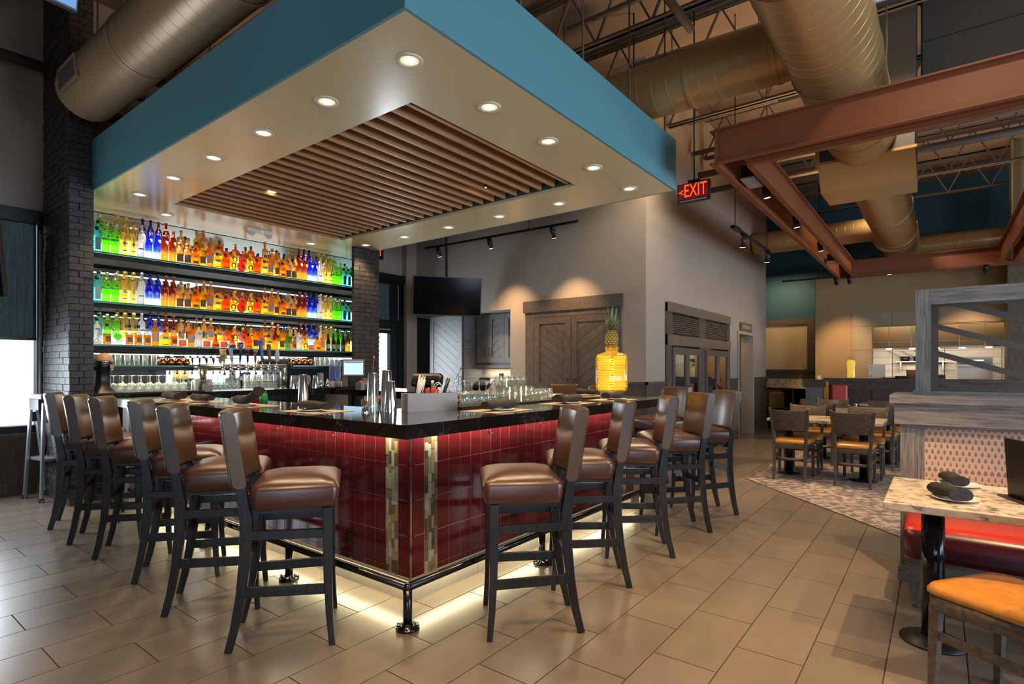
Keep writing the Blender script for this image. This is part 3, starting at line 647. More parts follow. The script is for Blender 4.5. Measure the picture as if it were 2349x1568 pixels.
def spot(x, y, z, label, tilt=(0,0,-1), energy=40, group=None, ang=1.0, col=WARM, drop=.06):
    t = thing('track_spotlight', label, 'spotlight', (x, y, z), group=group)
    d = V(tilt).normalized(); c = V((0,0,-drop))
    M().cyl(c-d*.06, c+d*.09, .036, n=14).build('barrel', BLACKM, t); M().cyl(c+d*.088, c+d*.093, .031, n=14).build('lens', LAMPG, t)
    M().box(-.014,.014,-.02,.02,-.03,0).cyl((0,0,-.02), c, .008, n=6).build('adapter', BLACKM, t)
    if energy: lamp('track_spot', 'SPOT', V((x,y,z))+c+d*.10, energy, col, d, spot_size=ang, spot_blend=.85, shadow_soft_size=.03)
for i, x in enumerate((6.3, 7.85, 9.65)):
    spot(x, 1.455, BZ+.16, 'black spotlight inside the long orange beam, %s from the camera' % nth(i), (.2,-.1,-1), 55, 'spotlights in the orange beam')
spot(12.70, .75, BZ+.14, 'black spotlight in the far orange beam', (.1,0,-1), 30)
for i, x in enumerate((5.75, 10.9)):
    b = thing('driver_box', 'black driver box inside the long orange beam, %s one' % ('nearer','farther')[i], 'box', (x, 1.455, BZ+.03)); B(-.16,.16,-.06,.06,0,.12).build('body', BLACKP, b); B(-.17,.17,-.065,.065,-.012,0).build('plate', GREYP, b)
# ------------------------------------------------------------------ track lights on the walls
def track(p0, p1, label, rods=()):
    t = thing('light_track', label, 'light track', p0); d = V(p1)-V(p0)
    M().bar((0,0,0), d, .035, .03).build('rail', BLACKM, t)
    M().bar((0,0,.0), d.normalized()*.22, .06, .035).build('feed_box', BLACKM, t)
    for f in rods: M().cyl(d*f, d*f+V((0,0,CZ-p0[2])), .006, n=6).build('rod', BLACKM, t)
    return V(p0), d
a, d = track((6.30, 6.60, 3.30), (6.35, 3.78, 3.30), 'black light track hung along the pantry wall', (.12,.72))
for i, f in enumerate((.10,.47,.86)):
    p = a+d*f; spot(p.x, p.y, p.z-.015, 'black spotlight on the pantry wall track, %s from the left' % nth(i), (.42,.05,-1), 0 if i == 0 else 110, 'spotlights along the pantry wall', ang=1.25)
a, d = track((6.75, 1.92, 3.02), (8.45, 1.92, 3.02), 'black light track hung beside the beige wall', (.05,.95))
for i, f in enumerate((.25,.97)):
    p = a+d*f; spot(p.x, p.y, p.z-.015, 'black spotlight on the track beside the beige wall, %s one' % ('left','right')[i], (.25,.12,-1), 38, 'spotlights beside the beige wall')
a, d = track((12.75, 2.62, 3.19), (12.75, -3.0, 3.19), 'black light track hung in front of the kitchen wall', (.12,))
for i, f in enumerate((.175,.215,.58)):
    p = a+d*f; spot(p.x, p.y, p.z-.015, 'black spotlight on the track in front of the kitchen, %s from left' % nth(i), (.75,(.0,-.04,.1)[i],-.75), (150,0,190)[i], 'spotlights in front of the kitchen', ang=.95)
area('bay_light', (14.9, 3.1, 3.5), (.4,0,-1), .9, .5, 10, (1,.74,.42))
area('restroom_light', (12.0, 4.1, 2.45), (0,0,-1), .5, .5, 9, (1,.62,.25))
# warm track spots above the walkway and seats near the camera
for i, (x, y, z, tgt, e) in enumerate(((1.0,.1,3.4,(2.3,1.05,0),70),(2.93,-.58,3.6,(3.5,.55,0),110),(6.3,.9,3.1,(6.2,1.3,0),60),(10.2,2.4,3.4,(10.2,2.3,0),60),(1.9,-1.3,3.3,(3.2,-.2,.7),55),(8.4,1.2,3.1,(8.0,1.1,.7),60),(.2,1.2,3.4,(1.3,2.2,0),55))):
    lamp('warm_spot', 'SPOT', (x,y,z), e*3, WARM, V(tgt)-V((x,y,z)), spot_size=.80, spot_blend=.35, shadow_soft_size=.02)
for x, y in ((5.07,-1.7),(6.6,1.9),(8.0,1.45),(9.4,1.45),(12.7,-.4),(3.2,2.6),(2.2,5.6)):
    lamp('added_ceiling_fill', 'SPOT', (x,y,3.52 if x > 5 or y < 2 else 3.75), 75 if x > 5 else 40, (1,.66,.36), (0,.05,1), spot_size=2.3, spot_blend=.8, shadow_soft_size=.15)  # added fill aimed up at ceiling and ducts in place of bounce light
for i, (x, y) in enumerate(((3.4,-.4),(6.4,.2),(6.6,2.6),(9.6,.5),(11.8,.6))):
    lamp('added_room_fill', 'SPOT', (x,y,4.6), 150, SOFTW, (.05,.05,-1), spot_size=2.2, spot_blend=.8, shadow_soft_size=.12)  # added wide fill spots for the room, with no fixtures of their own
# ------------------------------------------------------------------ exit signs and televisions
ex = thing('exit_sign', 'glowing red exit sign with left arrow hung beside the orange beam', 'sign', (5.62, 1.99, 3.06))
B(0,.05,-.165,.165,0,.20).build('housing', BLACKP, ex, bevel=.006); B(-.004,0,-.15,.15,.03,.185).build('face', P('exit_face', (.10,.004,.003), .4, emis=(.5,.01,.005), es=.12), ex)
text('lettering', 'EXIT', .185, EXITR, (-.006,-.022,.108), (0,-1,0), (0,0,1), ex, sx=.62)
text('arrow', '<', .10, EXITR, (-.006,.122,.10), (0,-1,0), (0,0,1), ex)
M().box(.01,.04,-.06,.06,.20,.225).cyl((.025,0,.22),(.025,0,CZ-3.06),.008,n=8).build('stem', BLACKM, ex)
B(-.008,.0,-.14,.14,.006,.018).build('lens_bar', GREYP, ex)
tag(M().box(6.9,6.96,3.05,3.13,3.98,4.2).build('wall_sensor', WHITEP), 'small white box on the beige wall above the exit sign', 'sensor')
ex2 = thing('exit_sign', 'glowing red exit sign half hidden behind the right brick pillar', 'sign', (6.10, 7.62, 3.24))
B(-.17,.17,0,.05,0,.21).build('housing', BLACKP, ex2); text('lettering', 'EXIT', .18, EXITR, (0,-.004,.105), (1,0,0), (0,0,1), ex2, sx=.75)
def tv(label, centre, wdir, tilt, w_, h_, mat=SCREEN, pole=True, up0=V((0,0,1))):
    w_d = V(wdir).normalized(); n = w_d.cross(up0).normalized(); n.z = 0; n.normalize()
    nn = (n*math.cos(tilt)-V((0,0,1))*math.sin(tilt)).normalized(); u = nn.cross(w_d) ; u = -u if u.z < 0 else u
    t = thing('television', label, 'television'); mt = Matrix((w_d, u, nn)).transposed().to_4x4(); mt.translation = V(centre); t.matrix_world = mt
    B(-w_/2,w_/2,-h_/2,h_/2,-.045,0).build('casing', BLACKP, t, bevel=.004); B(-w_/2+.012,w_/2-.012,-h_/2+.016,h_/2-.012,0,.002).build('screen', mat, t)
    if pole:
        p = mt.inverted() @ V((centre[0]-n.x*.12, centre[1]-n.y*.12, CZ)); q = mt.inverted() @ V((centre[0]-n.x*.12, centre[1]-n.y*.12, centre[2]-.1))
        M().cyl(q, p, .022, n=10).bar(q, (0,-.1,-.04), .08, .08).build('ceiling_pole', BLACKM, t)
def wdir(a): return RGT*math.cos(a)+FWD*math.sin(a)
tv('black ceiling-hung television above the far end of the bar', (6.43,6.24,2.51), wdir(.30), math.radians(9), 1.11, .62)
A0 = V((0,0,1.35))+FWD*3.5+RGT*(3.5*(-245-1174.5)/1276); tv('television at the left edge of the picture in front of the window', (A0.x, A0.y, 2.15), wdir(.25), math.radians(10), 1.12, .66)
TVB = glow('tv_picture', (.25,.5,1), .55)
A1 = V((0,0,0))+FWD*3.1+RGT*(3.1*(175-1174.5)/1276); tv('television with bright blue screen at the top left corner', (A1.x-.52, A1.y-.05, 3.70), (1,.1,0), math.radians(14), 1.12, .66, TVB)
# ------------------------------------------------------------------ the bar
bar = thing('bar_counter', 'tiled bar with a black granite top, red tile front and footrail', 'bar', (0,0,0))
CT = 1.07; TH = .072
BX0, BY0, BX1 = 1.875, 2.105, 5.40
top = [(BX0,BY0),(BX1,BY0),(BX1,7.05),(4.66,7.05),(4.66,3.02),(2.60,3.02),(2.57,6.30),(BX0,6.30)]
m = M(); f = [(0,1,4,5),(1,2,3,4),(0,5,6,7)]
b0 = [(x,y,CT-TH) for x,y in top]; b1 = [(x,y,CT) for x,y in top]
m.add(b0+b1, [tuple(reversed(q)) for q in f]+[tuple(i+8 for i in q) for q in f]+[(i,(i+1)%8,(i+1)%8+8,i+8) for i in range(8)])
m.build('countertop', GRANITE, bar)
TX, TY, TX1 = 2.175, 2.405, 5.12; TZ0, TZ1 = .145, CT-TH; ROWH = .2045
M().box(TX+.002, TX+.03, TY+.002, 6.1, TZ0+.006, TZ1).box(TX+.002, TX1-.012, TY+.002, TY+.03, TZ0+.006, TZ1).box(TX1-.03, TX1-.012, TY+.012, 6.0, TZ0-.004, TZ1).build('grout_backing', REDGROUT, bar)
M().box(TX+.03,2.50,TY+.03,6.1,.0,TZ1).box(TX+.03,TX1-.03,TY+.03,2.9,0,TZ1).box(4.75,TX1-.03,2.9,6.0,0,TZ1).build('carcass', BLACKP, bar)
M().box(TX+.022,TX+.029,TY+.022,6.1,0,TZ0-.004).box(TX+.022,TX1-.03,TY+.022,TY+.029,0,TZ0-.004).build('toe_backing', REDGROUT, bar)
for k in range(7): B(TX+.018,TX+.025,TY+.02+k*.59,min(TY+.02+(k+1)*.59-.003,6.1),0,TZ0-.004).build('toe_tile', TOEKICK, bar)
for k in range(5): B(TX+.02+k*.59,min(TX+.02+(k+1)*.59-.003,TX1-.03),TY+.018,TY+.025,0,TZ0-.004).build('toe_tile', TOEKICK, bar)
MOS = [P('mosaic_%d' % i, c, .15, coat=.3, c2=d_, scale=30, stretch=(1,1,.3), coords='World') for i, (c, d_) in enumerate((((.20,.17,.10),(.30,.26,.17)),((.06,.045,.03),(.11,.08,.05)),((.24,.15,.05),(.34,.25,.12)),((.30,.29,.23),(.40,.38,.30)),((.10,.09,.065),(.17,.15,.11))))]
GAP = .0022
tile_me = {}
def rtile(axis, pos, a0, a1, z0, z1):
    key = (axis, round(a1-a0,4), round(z1-z0,4))
    if key not in tile_me:
        tile_me[key] = (B(GAP,a1-a0-GAP,0,.012,GAP,z1-z0-GAP) if axis == 'x' else B(0,.012,GAP,a1-a0-GAP,GAP,z1-z0-GAP)).mesh('red_tile')
    inst('red_tile', tile_me[key], REDT, (a0,pos,z0) if axis == 'x' else (pos,a0,z0), parent=bar)
def mosaic(axis, pos, a0, seed):
    r = random.Random(seed); n = 0
    for c in range(4):
        z = TZ0-r.uniform(0,.06)
        while z < TZ1:
            h = r.choice((.05,.075,.1)); z0, z1 = max(z,TZ0)+.001, min(z+h,TZ1)-.001; z += h
            if z1-z0 < .008: continue
            p, q = a0+c*.0255+.001, a0+(c+1)*.0255-.001; j = r.uniform(0,.004)
            (B(p,q,pos-.002-j,pos+.012,z0,z1) if axis == 'x' else B(pos-.002-j,pos+.012,p,q,z0,z1)).build('mosaic_piece', r.choice(MOS), bar)
def wall_of_tiles(axis, pos, start, end, mosaics, seed):
    a = start; i = 0
    while a < end-.02:
        if i in mosaics: mosaic(axis, pos, a+.002, seed+i); a += .106; i += 1; continue
        b = min(a+.1016, end); z = TZ1
        for k in range(5):
            z0 = max(TZ0, z-ROWH)
            if z-z0 > .01: rtile(axis, pos, a, b, z0, z)
            z = z0
        a = b; i += 1
wall_of_tiles('x', TY, TX+.006, TX1, (1, 26), 10)
wall_of_tiles('y', TX, TY+.006, 6.1, (1, 34), 50)
M().box(TX-.003,TX+.006,TY-.003,TY+.006,TZ0,TZ1).box(TX1-.004,TX1+.004,TY-.003,TY+.006,TZ0,TZ1).build('corner_trim', CHROME, bar)
B(TX1-.012,TX1,TY+.006,6.0,TZ0,TZ1).build('side_panel', REDT, bar)
# LED strips: under the top and at the toe kick, on the left and front faces
M().box(TX-.03,TX-.018,TY-.03,6.1,TZ1-.012,TZ1-.002).box(TX-.03,TX1,TY-.03,TY-.018,TZ1-.012,TZ1-.002).build('led_strip', STRIPG, bar)
M().box(TX+.013,TX+.024,TY+.013,6.1,TZ0-.001,TZ0+.005).box(TX+.013,TX1-.03,TY+.013,TY+.024,TZ0-.001,TZ0+.005).build('led_strip', STRIPG, bar)
area('led_top_left', (TX-.045,4.25,TZ1-.02), (.25,0,-1), 3.7, .02, 8, LEDW); area('led_top_front', (3.65,TY-.045,TZ1-.02), (0,.25,-1), 2.9, .02, 6.5, LEDW)
area('led_toe_left', (TX-.004,4.25,TZ0-.012), (-.6,0,-1), 3.7, .02, 8, LEDT); area('led_toe_front', (3.65,TY-.004,TZ0-.012), (0,-.6,-1), 2.9, .02, 6.5, LEDT)
# footrail
fr = thing('foot_rail', 'dark steel foot rail running around the bar front on flanged posts', 'foot rail', (0,0,0))
FX, FY, FZ = 1.965, 2.195, .215
M().tube([(FX,6.05,FZ),(FX,4.2,FZ),(FX,FY,FZ)], .0225, 12).build('rail', RAILM, fr); M().tube([(FX,FY,FZ),(3.6,FY,FZ),(5.2,FY,FZ)], .0225, 12).build('rail', RAILM, fr)
M().sphere((FX,FY,FZ),.024).build('corner_joint', RAILM, fr)
post = M().cyl((0,0,0),(0,0,FZ-.01),.024,n=14).mesh('post'); fl = M().lathe([(.062,0),(.062,.012),(.030,.016),(.028,.03)],20).mesh('flange'); bt = M().cyl((0,0,.012),(0,0,.03),.009,n=6).mesh('bolt')
for x, y in ((FX,FY),(FX,3.32),(FX,4.45),(FX,5.6),(3.20,FY),(4.3,FY),(5.15,FY)):
    p = inst('post', post, RAILM, (x,y,0), parent=fr); inst('flange', fl, RAILM, (0,0,0), parent=p)
    for k in range(4): inst('bolt', bt, CHROME, (.048*math.cos(PI/4+k*PI/2), .048*math.sin(PI/4+k*PI/2), 0), parent=p)
# purse hooks under the top
hk = M().tube([(0,0,0),(0,0,-.02),(0,.004,-.035),(0,.018,-.045),(0,.034,-.04),(0,.038,-.025)], .004, 6).mesh('purse_hook')
for i, (x, y, rz) in enumerate([(1.90+.1, 2.85+.62*k, PI/2) for k in range(5)]+[(2.62+.56*k, 2.2, PI) for k in range(4)]):
    o = inst('purse_hook', hk, CHROME, (x,y,CT-TH), rz); tag(o, 'chrome purse hook under the bar top, %s from the corner on the %s side' % (nth(i if i < 5 else i-5), 'left' if i < 5 else 'right'), 'hook', 'purse hooks')
# end panel at the left leg and the back counter
ep = tag(B(1.98,2.5,6.13,6.29,.0,CT-TH).build('end_panel', OAK), 'dark wood panel closing the far left end of the bar', 'panel')
bc = thing('back_counter', 'black granite back bar counter under the bottle shelves', 'counter', (0,0,0))
BCT = 1.085
B(1.885,4.66,6.80,7.64,BCT-.082,BCT).build('countertop', GRANITE, bc); B(4.66,5.40,7.055,7.64,BCT-.082,BCT).build('countertop', GRANITE, bc)
for i in range(5): B(1.9+i*.55,1.9+(i+1)*.55-.01,6.90,7.6,.1,BCT-.084).build('cooler_door', BLACKP, bc)
# underbar sinks
sk = thing('underbar_sink', 'stainless underbar sink and drainboard behind the bar', 'sink', (4.30, 4.2, 0))
M().box(-.25,.33,-1.1,1.9,.80,.83).box(.31,.34,-1.1,1.9,.83,.98).box(-.25,-.22,-1.1,1.9,.75,.83).build('drainboard', STEEL, sk); M().box(-.2,-.16,-1,-.96,0,.8).box(-.2,-.16,1.8,1.84,0,.8).box(.26,.30,-1,-.96,0,.8).box(.26,.30,1.8,1.84,0,.8).build('legs', STEEL, sk)
M().tube([(.2,-.2,.83),(.2,-.2,.97),(.12,-.2,1.02),(-.02,-.2,.97),(-.04,-.2,.92)],.012).build('faucet', CHROME, sk)
sg = thing('soda_gun', 'red-handled bar spray nozzle on a flexible metal hose behind the bar', 'soda gun', (2.78,3.55,.80))
M().tube([(.3,.6,.0),(.1,.25,.12),(.0,.0,.20),(-.02,-.05,.26)],.016).build('hose', CHROME, sg); M().cyl((-.02,-.05,.25),(.05,-.16,.36),.026,.03).build('handle', P('red_rubber', (.35,.06,.04), .5), sg)
# ------------------------------------------------------------------ bar stools
st = thing('bar_stool', 'stool', 'bar stool')
seat_secs = [(rr(.42,.40,.03),.672,0,.0),(rr(.455,.435,.035),.684,0,0),(rr(.465,.445,.035),.72,0,0),(rr(.475,.455,.04),.765,0,0),(rr(.465,.445,.045),.785,0,0),(rr(.42,.40,.06),.803,0,0),(rr(.33,.31,.07),.817,0,0),(rr(.20,.19,.06),.825,0,0),(rr(.06,.06,.02),.828,0,0)]
seat_secs = [([(p[0], p[1]*.90) for p in a], b, 0, .042) for a, b, c, e in seat_secs]
M().stack(seat_secs).build('seat', SEATV, st)
rings = []
for k in range(13):
    u = -1+2*k/12; x = u*.218; e = max((1-abs(u)**10)**.5 if abs(u) < 1 else 0, .86); cv = -.042*(1-u*u)
    ring = []
    for (py, pz) in rr(.070*e, .365*(.93+.07*e), .028*e):
        z = .965+pz; y = -.192-(z-.70)*.115-(max(0,z-.95)**2)*.35+cv+py; ring.append((x*(1+.02*(z-.8)), y, z))
    rings.append(ring)
bk = M().loft(rings).build('backrest', BACKV, st)
pm = M()
for s_ in (-1, 1): pm.tube([(s_*.214,-.192-(z-.70)*.115-(max(0,z-.95)**2)*.35-.034,z) for z in (.80,.87,.94,1.01,1.08,1.13)],.0035,5)
pm.build('piping', BACKV, bk)
def leg_pts(s_): return [(s_*.167,-.262,0),(s_*.168,-.232,.12),(s_*.170,-.203,.28),(s_*.173,-.185,.45),(s_*.176,-.180,.62),(s_*.178,-.200,.76),(s_*.178,-.238,.90),(s_*.175,-.272,1.04)]
for s_ in (-1, 1):
    o = M().sweep(leg_pts(s_), (1,0,0), [.030,.032,.036,.04,.042,.040,.030,.02], [.036,.040,.046,.052,.055,.046,.014,.010]).build('leg', STOOLW, st, bevel=.004)
    M().cyl((s_*.167,-.262,-.001),(s_*.167,-.262,.008),.014,n=10).build('glide', GREYP, o)
for s_ in (-1, 1):
    o = M().sweep([(s_*.215,.212,0),(s_*.208,.200,.14),(s_*.203,.192,.32),(s_*.200,.190,.50),(s_*.200,.190,.675)], (1,0,0), [.028,.034,.040,.044,.046], [.028,.034,.040,.044,.046]).build('leg', STOOLW, st, bevel=.004)
    M().cyl((s_*.215,.212,-.001),(s_*.215,.212,.008),.013,n=10).build('glide', GREYP, o)
    M().bar((s_*.186,-.19,.555),(s_*.199,.19,.545),.022,.045).build('stretcher', STOOLW, st, bevel=.003); M().bar((s_*.182,-.20,.285),(s_*.205,.195,.272),.022,.048).build('stretcher', STOOLW, st, bevel=.003)
M().bar((-.2,.192,.36),(.2,.192,.36),.022,.05).build('stretcher', STOOLW, st, bevel=.003); M().bar((-.165,-.195,.42),(.165,-.195,.42),.022,.045).build('stretcher', STOOLW, st, bevel=.003)
M().box(-.18,.18,.17,.19,.645,.676).box(-.165,.165,-.15,-.13,.63,.676).box(-.19,-.172,-.13,.17,.655,.676).box(.172,.19,-.13,.17,.655,.676).build('seat_rail', STOOLW, st)
stools = [(1.586,2.664,-36.5,'L'),(1.561,3.347,-34,'L'),(1.635,4.03,-30,'L'),(1.636,4.77,-30,'L'),(1.625,5.325,-28,'L'),(1.647,5.988,-22,'L'),
          (2.424,1.763,133,'R'),(3.149,1.828,126,'R'),(3.857,1.82,122,'R'),(4.589,1.807,132,'R'),(5.282,1.79,136,'R'),
          (6.02,2.52,152,'E'),(6.05,3.45,165,'E'),(6.25,4.07,186,'E')]
cnt = {'L':0,'R':0,'E':0}
for i, (x, y, a, row) in enumerate(stools):
    n = cnt[row]; cnt[row] += 1
    lab = {'L':'brown vinyl bar stool in the left row, %s from the corner of the bar','R':'brown vinyl bar stool in the right row, %s from the corner of the bar','E':'brown vinyl bar stool at the far end of the bar, %s from the right'}[row] % nth(n)
    o = st if i == 0 else dup(st)
    o.location = (x, y, 0); o.rotation_euler = (0,0,math.radians(a)-PI/2); tag(o, lab, group='bar stools')
# ------------------------------------------------------------------ bottle shelves with lit steps
SY = 7.06
shelf_z = [2.599, 2.0735, 1.6147]; snames = ['top', 'middle', 'bottom']; TIERS = [.105, .085, .085]
struct(B(1.885,5.42,7.645,7.66,1.50,SZ).build('trim_mirror', MIRROR)); struct(B(5.415,5.43,6.98,7.645,1.5,SZ).build('trim_mirror_side', MIRROR))
area('glass_glow', (2.45, 7.1, 1.33), (0,-.1,-1), .9, .05, 3.5, (1,.85,.6)); area('added_glass_fill_tower', (3.5, 7.15, 1.48), (0,-.1,-1), 1.0, .05, 3.5, (1,.9,.7))  # added fill lamps that brighten the glasses on the back bar
struct(B(1.885,5.42,7.62,7.66,BCT,1.50).build('trim_splash', P('splash_panel', (.018,.026,.034), .2)))
struct(B(2.86,4.10,7.612,7.62,BCT,1.49).build('trim_splash_mirror', MIRROR))
for z, nm, TIER in zip(shelf_z, snames, TIERS):
    t = thing('bottle_shelf', '%s backlit glass liquor shelf with lit white steps behind the bar' % nm, 'shelf', (0, 0, z))
    B(1.885,5.40,SY,7.50,-.014,0).build('glass_plate', GREENGLASS, t); B(1.885,5.40,SY-.003,SY-.0005,-.016,.001).build('glass_edge', GREENEDGE, t)
    B(1.885,5.40,SY+.012,7.50,-.070,-.016).build('fascia', P('shelf_fascia', (.008,.0075,.007), .5, spec=.25), t)
    M().box(1.89,5.38,SY+.125,7.45,.002,TIER).box(1.89,5.38,SY+.255,7.45,TIER,2*TIER).build('light_steps', SHELFLIGHT, t)
    area('shelf_glow', (3.5, 7.2, z-.08), (0,.15,-1), 3.2, .06, 2 if z > 1.7 else 4, (1,.95,.82))
# bottle kinds: list of (part, mesh, material); first entry is the glass body
def arc_label(r, z0, z1, ha=1.0, n=8, dz=0):
    return M().loft([[(r*math.sin(-ha+2*ha*i/n), -r*math.cos(-ha+2*ha*i/n), z) for i in range(n+1)] for z in (z0, z1)], cap=False, close=False)
def cylprof(h, r, nr, sh, nk):
    return [(r*.93,0),(r,.006),(r,sh),(r*.93,sh+(nk-sh)*.3),(nr*1.5,sh+(nk-sh)*.75),(nr,nk),(nr,h)]
def G(name, t, **k): return glassy(name, t, **k)
AMB, ORG, YEL = (1,.50,.05), (1,.30,.03), (1,.74,.12)
g_blue = G('blue_bottle_glass', (.1,.2,1), grad=[(0,(.80,.90,1)),(.26,(.72,.85,1)),(.34,(.25,.45,1)),(.55,(.05,.12,.95)),(1,(.03,.06,.8))], body=.35)
g_red = G('red_amber_glass', (1,.3,.05), grad=[(0,(1,.62,.12)),(.28,(1,.52,.06)),(.34,(1,.72,.35)),(.5,(.55,.14,.03)),(1,(.42,.05,.02))], body=.3)
g_teal = G('teal_gin_glass', (.35,.90,.95), body=.25); g_green = G('green_gin_glass', (.42,.95,.12), body=.3)
g_gold = G('gold_liqueur_glass', (1,.80,.30), body=.25); g_amb = G('amber_spirit_glass', AMB, body=.35, bodycol=(1,.5,.08)); g_org = G('orange_spirit_glass', ORG, body=.4, bodycol=(1,.3,.03))
g_yel = G('yellow_spirit_glass', YEL, body=.35, bodycol=(1,.75,.1)); g_tan = G('tan_spirit_glass', (1,.72,.36), body=.4); g_clear = G('clear_spirit_glass', (.84,.88,.85), body=.18, bodycol=(.8,.85,.8))
g_frost = G('frosted_white_glass', (.80,.82,.80), body=.75, bodycol=(.9,.92,.9), rough=.4); g_wine = G('dark_wine_glass', (.10,.14,.07), body=.2, bodycol=(.05,.07,.03))
g_fan = G('red_cognac_glass', (1,.14,.03), body=.45, bodycol=(1,.13,.02)); g_lime = G('green_bottle_glass', (.25,.62,.08), body=.35)
CAPB = P('black_cap', (.02,.02,.022), .4); CAPW = P('wood_cork', (.35,.20,.09), .6); CAPS = P('silver_cap', (.6,.6,.58), .3, metal=.8); CAPG = P('gold_cap', (.55,.38,.12), .3, metal=.7); CAPR = P('red_wax', (.35,.02,.015), .4)
LPALE = P('pale_label', (.52,.42,.36), .6); LGREY = P('grey_label', (.30,.33,.38), .6); LBRN = P('brown_label', (.20,.12,.06), .6); LDRK = P('dark_label', (.035,.032,.035), .6); LTEAL = P('teal_label', (.20,.30,.33), .6); LORG = P('orange_tag', (.85,.30,.02), .6); LBLU = P('price_tag_blue', (.13,.22,.38), .6)
K = {}
def kind(key, desc, body, gmat, *parts): K[key] = (desc, [('glass', body.mesh(key), gmat)]+[(n, m.mesh(key+'_'+n), mt) for n, m, mt in parts])
def cap(z0, z1, r): return M().cyl((0,0,z0),(0,0,z1),r,n=12)
def sq(secs): return M().stack([(rr(a, b, c, 2), z, 0, 0) for a, b, c, z in secs])
def flat(poly, d): return M().prism(poly, (0,-d/2,0), (1,0,0), (0,0,1), (0,d,0))
def archpoly(w_, h, hs, neck, nh, n=8):
    p = [(-w_/2,0),(w_/2,0),(w_/2,hs)]
    for i in range(1, n): a = PI/2*i/n; p.append((neck+(w_/2-neck)*math.cos(a), hs+(h-hs)*math.sin(a)))
    p += [(neck,h),(neck,h+nh),(-neck,h+nh),(-neck,h)]
    for i in range(n-1, 0, -1): a = PI/2*i/n; p.append((-(neck+(w_/2-neck)*math.cos(a)), hs+(h-hs)*math.sin(a)))
    p.append((-w_/2,hs)); return p
kind('gin_blue', 'pale teal square gin', sq([(.062,.05,.012,0),(.066,.054,.012,.01),(.066,.054,.012,.165),(.034,.03,.012,.20),(.026,.026,.0125,.215),(.026,.026,.0125,.25)]), g_teal, ('cap', cap(.225,.262,.017), CAPB), ('label', B(-.024,.024,-.0285,-.0278,.02,.15), LTEAL))
kind('gin_green', 'bright green dome-shouldered gin', M().lathe([(.034,0),(.037,.008),(.037,.125),(.039,.128),(.039,.14),(.036,.15),(.037,.165),(.030,.19),(.016,.205),(.014,.215),(.014,.245)],18), g_green, ('cap', cap(.222,.256,.0175), CAPS), ('band', M().lathe([(.0375,.143),(.0382,.15),(.0375,.157)],18,cap=False), LGREY), ('seal', M().cyl((0.01,-.0375,.174),(0.01,-.032,.178),.010,n=10), CAPR))
kind('elder', 'gold sculpted tall liqueur', M().lathe([(.031,0),(.033,.01),(.030,.05),(.029,.11),(.034,.17),(.038,.195),(.036,.215),(.024,.235),(.015,.24),(.015,.255)],14), g_gold, ('cap', cap(.245,.285,.020), CAPG), ('label', M().box(-.006,.006,-.040,-.038,.10,.20).box(-.014,.014,-.036,-.034,.115,.14), LTEAL), ('foot_label', B(-.02,.02,-.034,-.0325,.045,.055), LBRN))
kind('vodka_white', 'frosted white long-necked vodka', M().lathe([(.034,0),(.037,.008),(.037,.16),(.030,.19),(.016,.203),(.013,.21),(.013,.285)],16), g_frost, ('cap', cap(.262,.295,.0155), CAPS), ('label', arc_label(.0376,.085,.10,.7), LTEAL))
kind('vodka_blue', 'deep blue long-necked vodka', M().lathe(cylprof(.282,.0355,.013,.155,.222),16), g_blue, ('cap', cap(.268,.290,.0165), glassy('blue_cap', (.05,.1,.7), .6, (.03,.05,.5))), ('motif', arc_label(.036,.115,.150,.45), LGREY))
kind('rum_red', 'red-brown to amber long-necked', M().lathe(cylprof(.282,.0355,.013,.155,.222),16), g_red, ('cap', cap(.268,.290,.0165), CAPR), ('motif', arc_label(.036,.115,.150,.45), LPALE))
kind('tequila_tan', 'tan round-shouldered tequila', M().lathe([(.034,0),(.036,.006),(.036,.12),(.033,.145),(.022,.165),(.014,.175),(.014,.225)],16), g_tan, ('cap', cap(.21,.238,.018), CAPW), ('label', arc_label(.0365,.015,.105,1.2), LBRN), ('neck_band', M().lathe([(.0148,.185),(.0148,.205)],12,cap=False), LPALE))
kind('bourbon_arch', 'amber arch-shaped bourbon', flat(archpoly(.084,.145,.085,.014,.035),.05), g_amb, ('cap', cap(.165,.205,.016), CAPB), ('label', M().box(-.030,.030,-.0265,-.0255,.02,.05), LBRN), ('seal', M().box(-.018,.018,-.0265,-.0255,.09,.115), LORG))
kind('gold_cyl', 'golden cylinder whisky', M().lathe(cylprof(.255,.036,.0135,.14,.19),16), g_yel, ('cap', cap(.222,.265,.0165), CAPW), ('label', arc_label(.0365,.03,.115,1.0), LBRN))
kind('amber_white', 'tall amber cork-topped whisky with pale label', M().lathe(cylprof(.265,.037,.014,.175,.205),16), g_amb, ('cap', cap(.245,.29,.017), CAPW), ('label', arc_label(.0376,.045,.145,1.15), LPALE))
kind('flask_yellow', 'yellow arched flask whiskey', flat(archpoly(.092,.135,.09,.014,.025),.052), g_yel, ('cap', cap(.155,.19,.016), CAPB), ('label', M().box(-.030,.030,-.0275,-.0265,.078,.108), LGREY), ('foot_label', B(-.028,.028,-.0275,-.0265,.014,.022), LDRK))
kind('flask_orange', 'orange rectangular flask whiskey', sq([(.088,.05,.012,0),(.09,.052,.012,.01),(.09,.052,.012,.11),(.070,.045,.018,.13),(.03,.03,.014,.142),(.03,.03,.014,.165)]), g_org, ('cap', cap(.155,.195,.016), CAPB), ('label', B(-.034,.034,-.0275,-.0265,.02,.032), LBRN), ('tag', B(-.012,.014,-.0275,-.0265,.075,.088), LBLU))
def horseshoe():
    m = M(); pts = [(.024*math.cos(a), -.028, .062+.030*math.sin(a)) for a in [math.radians(-60+300*i/14) for i in range(15)]]
    return m.sweep(pts, (0,1,0), .004, .011)
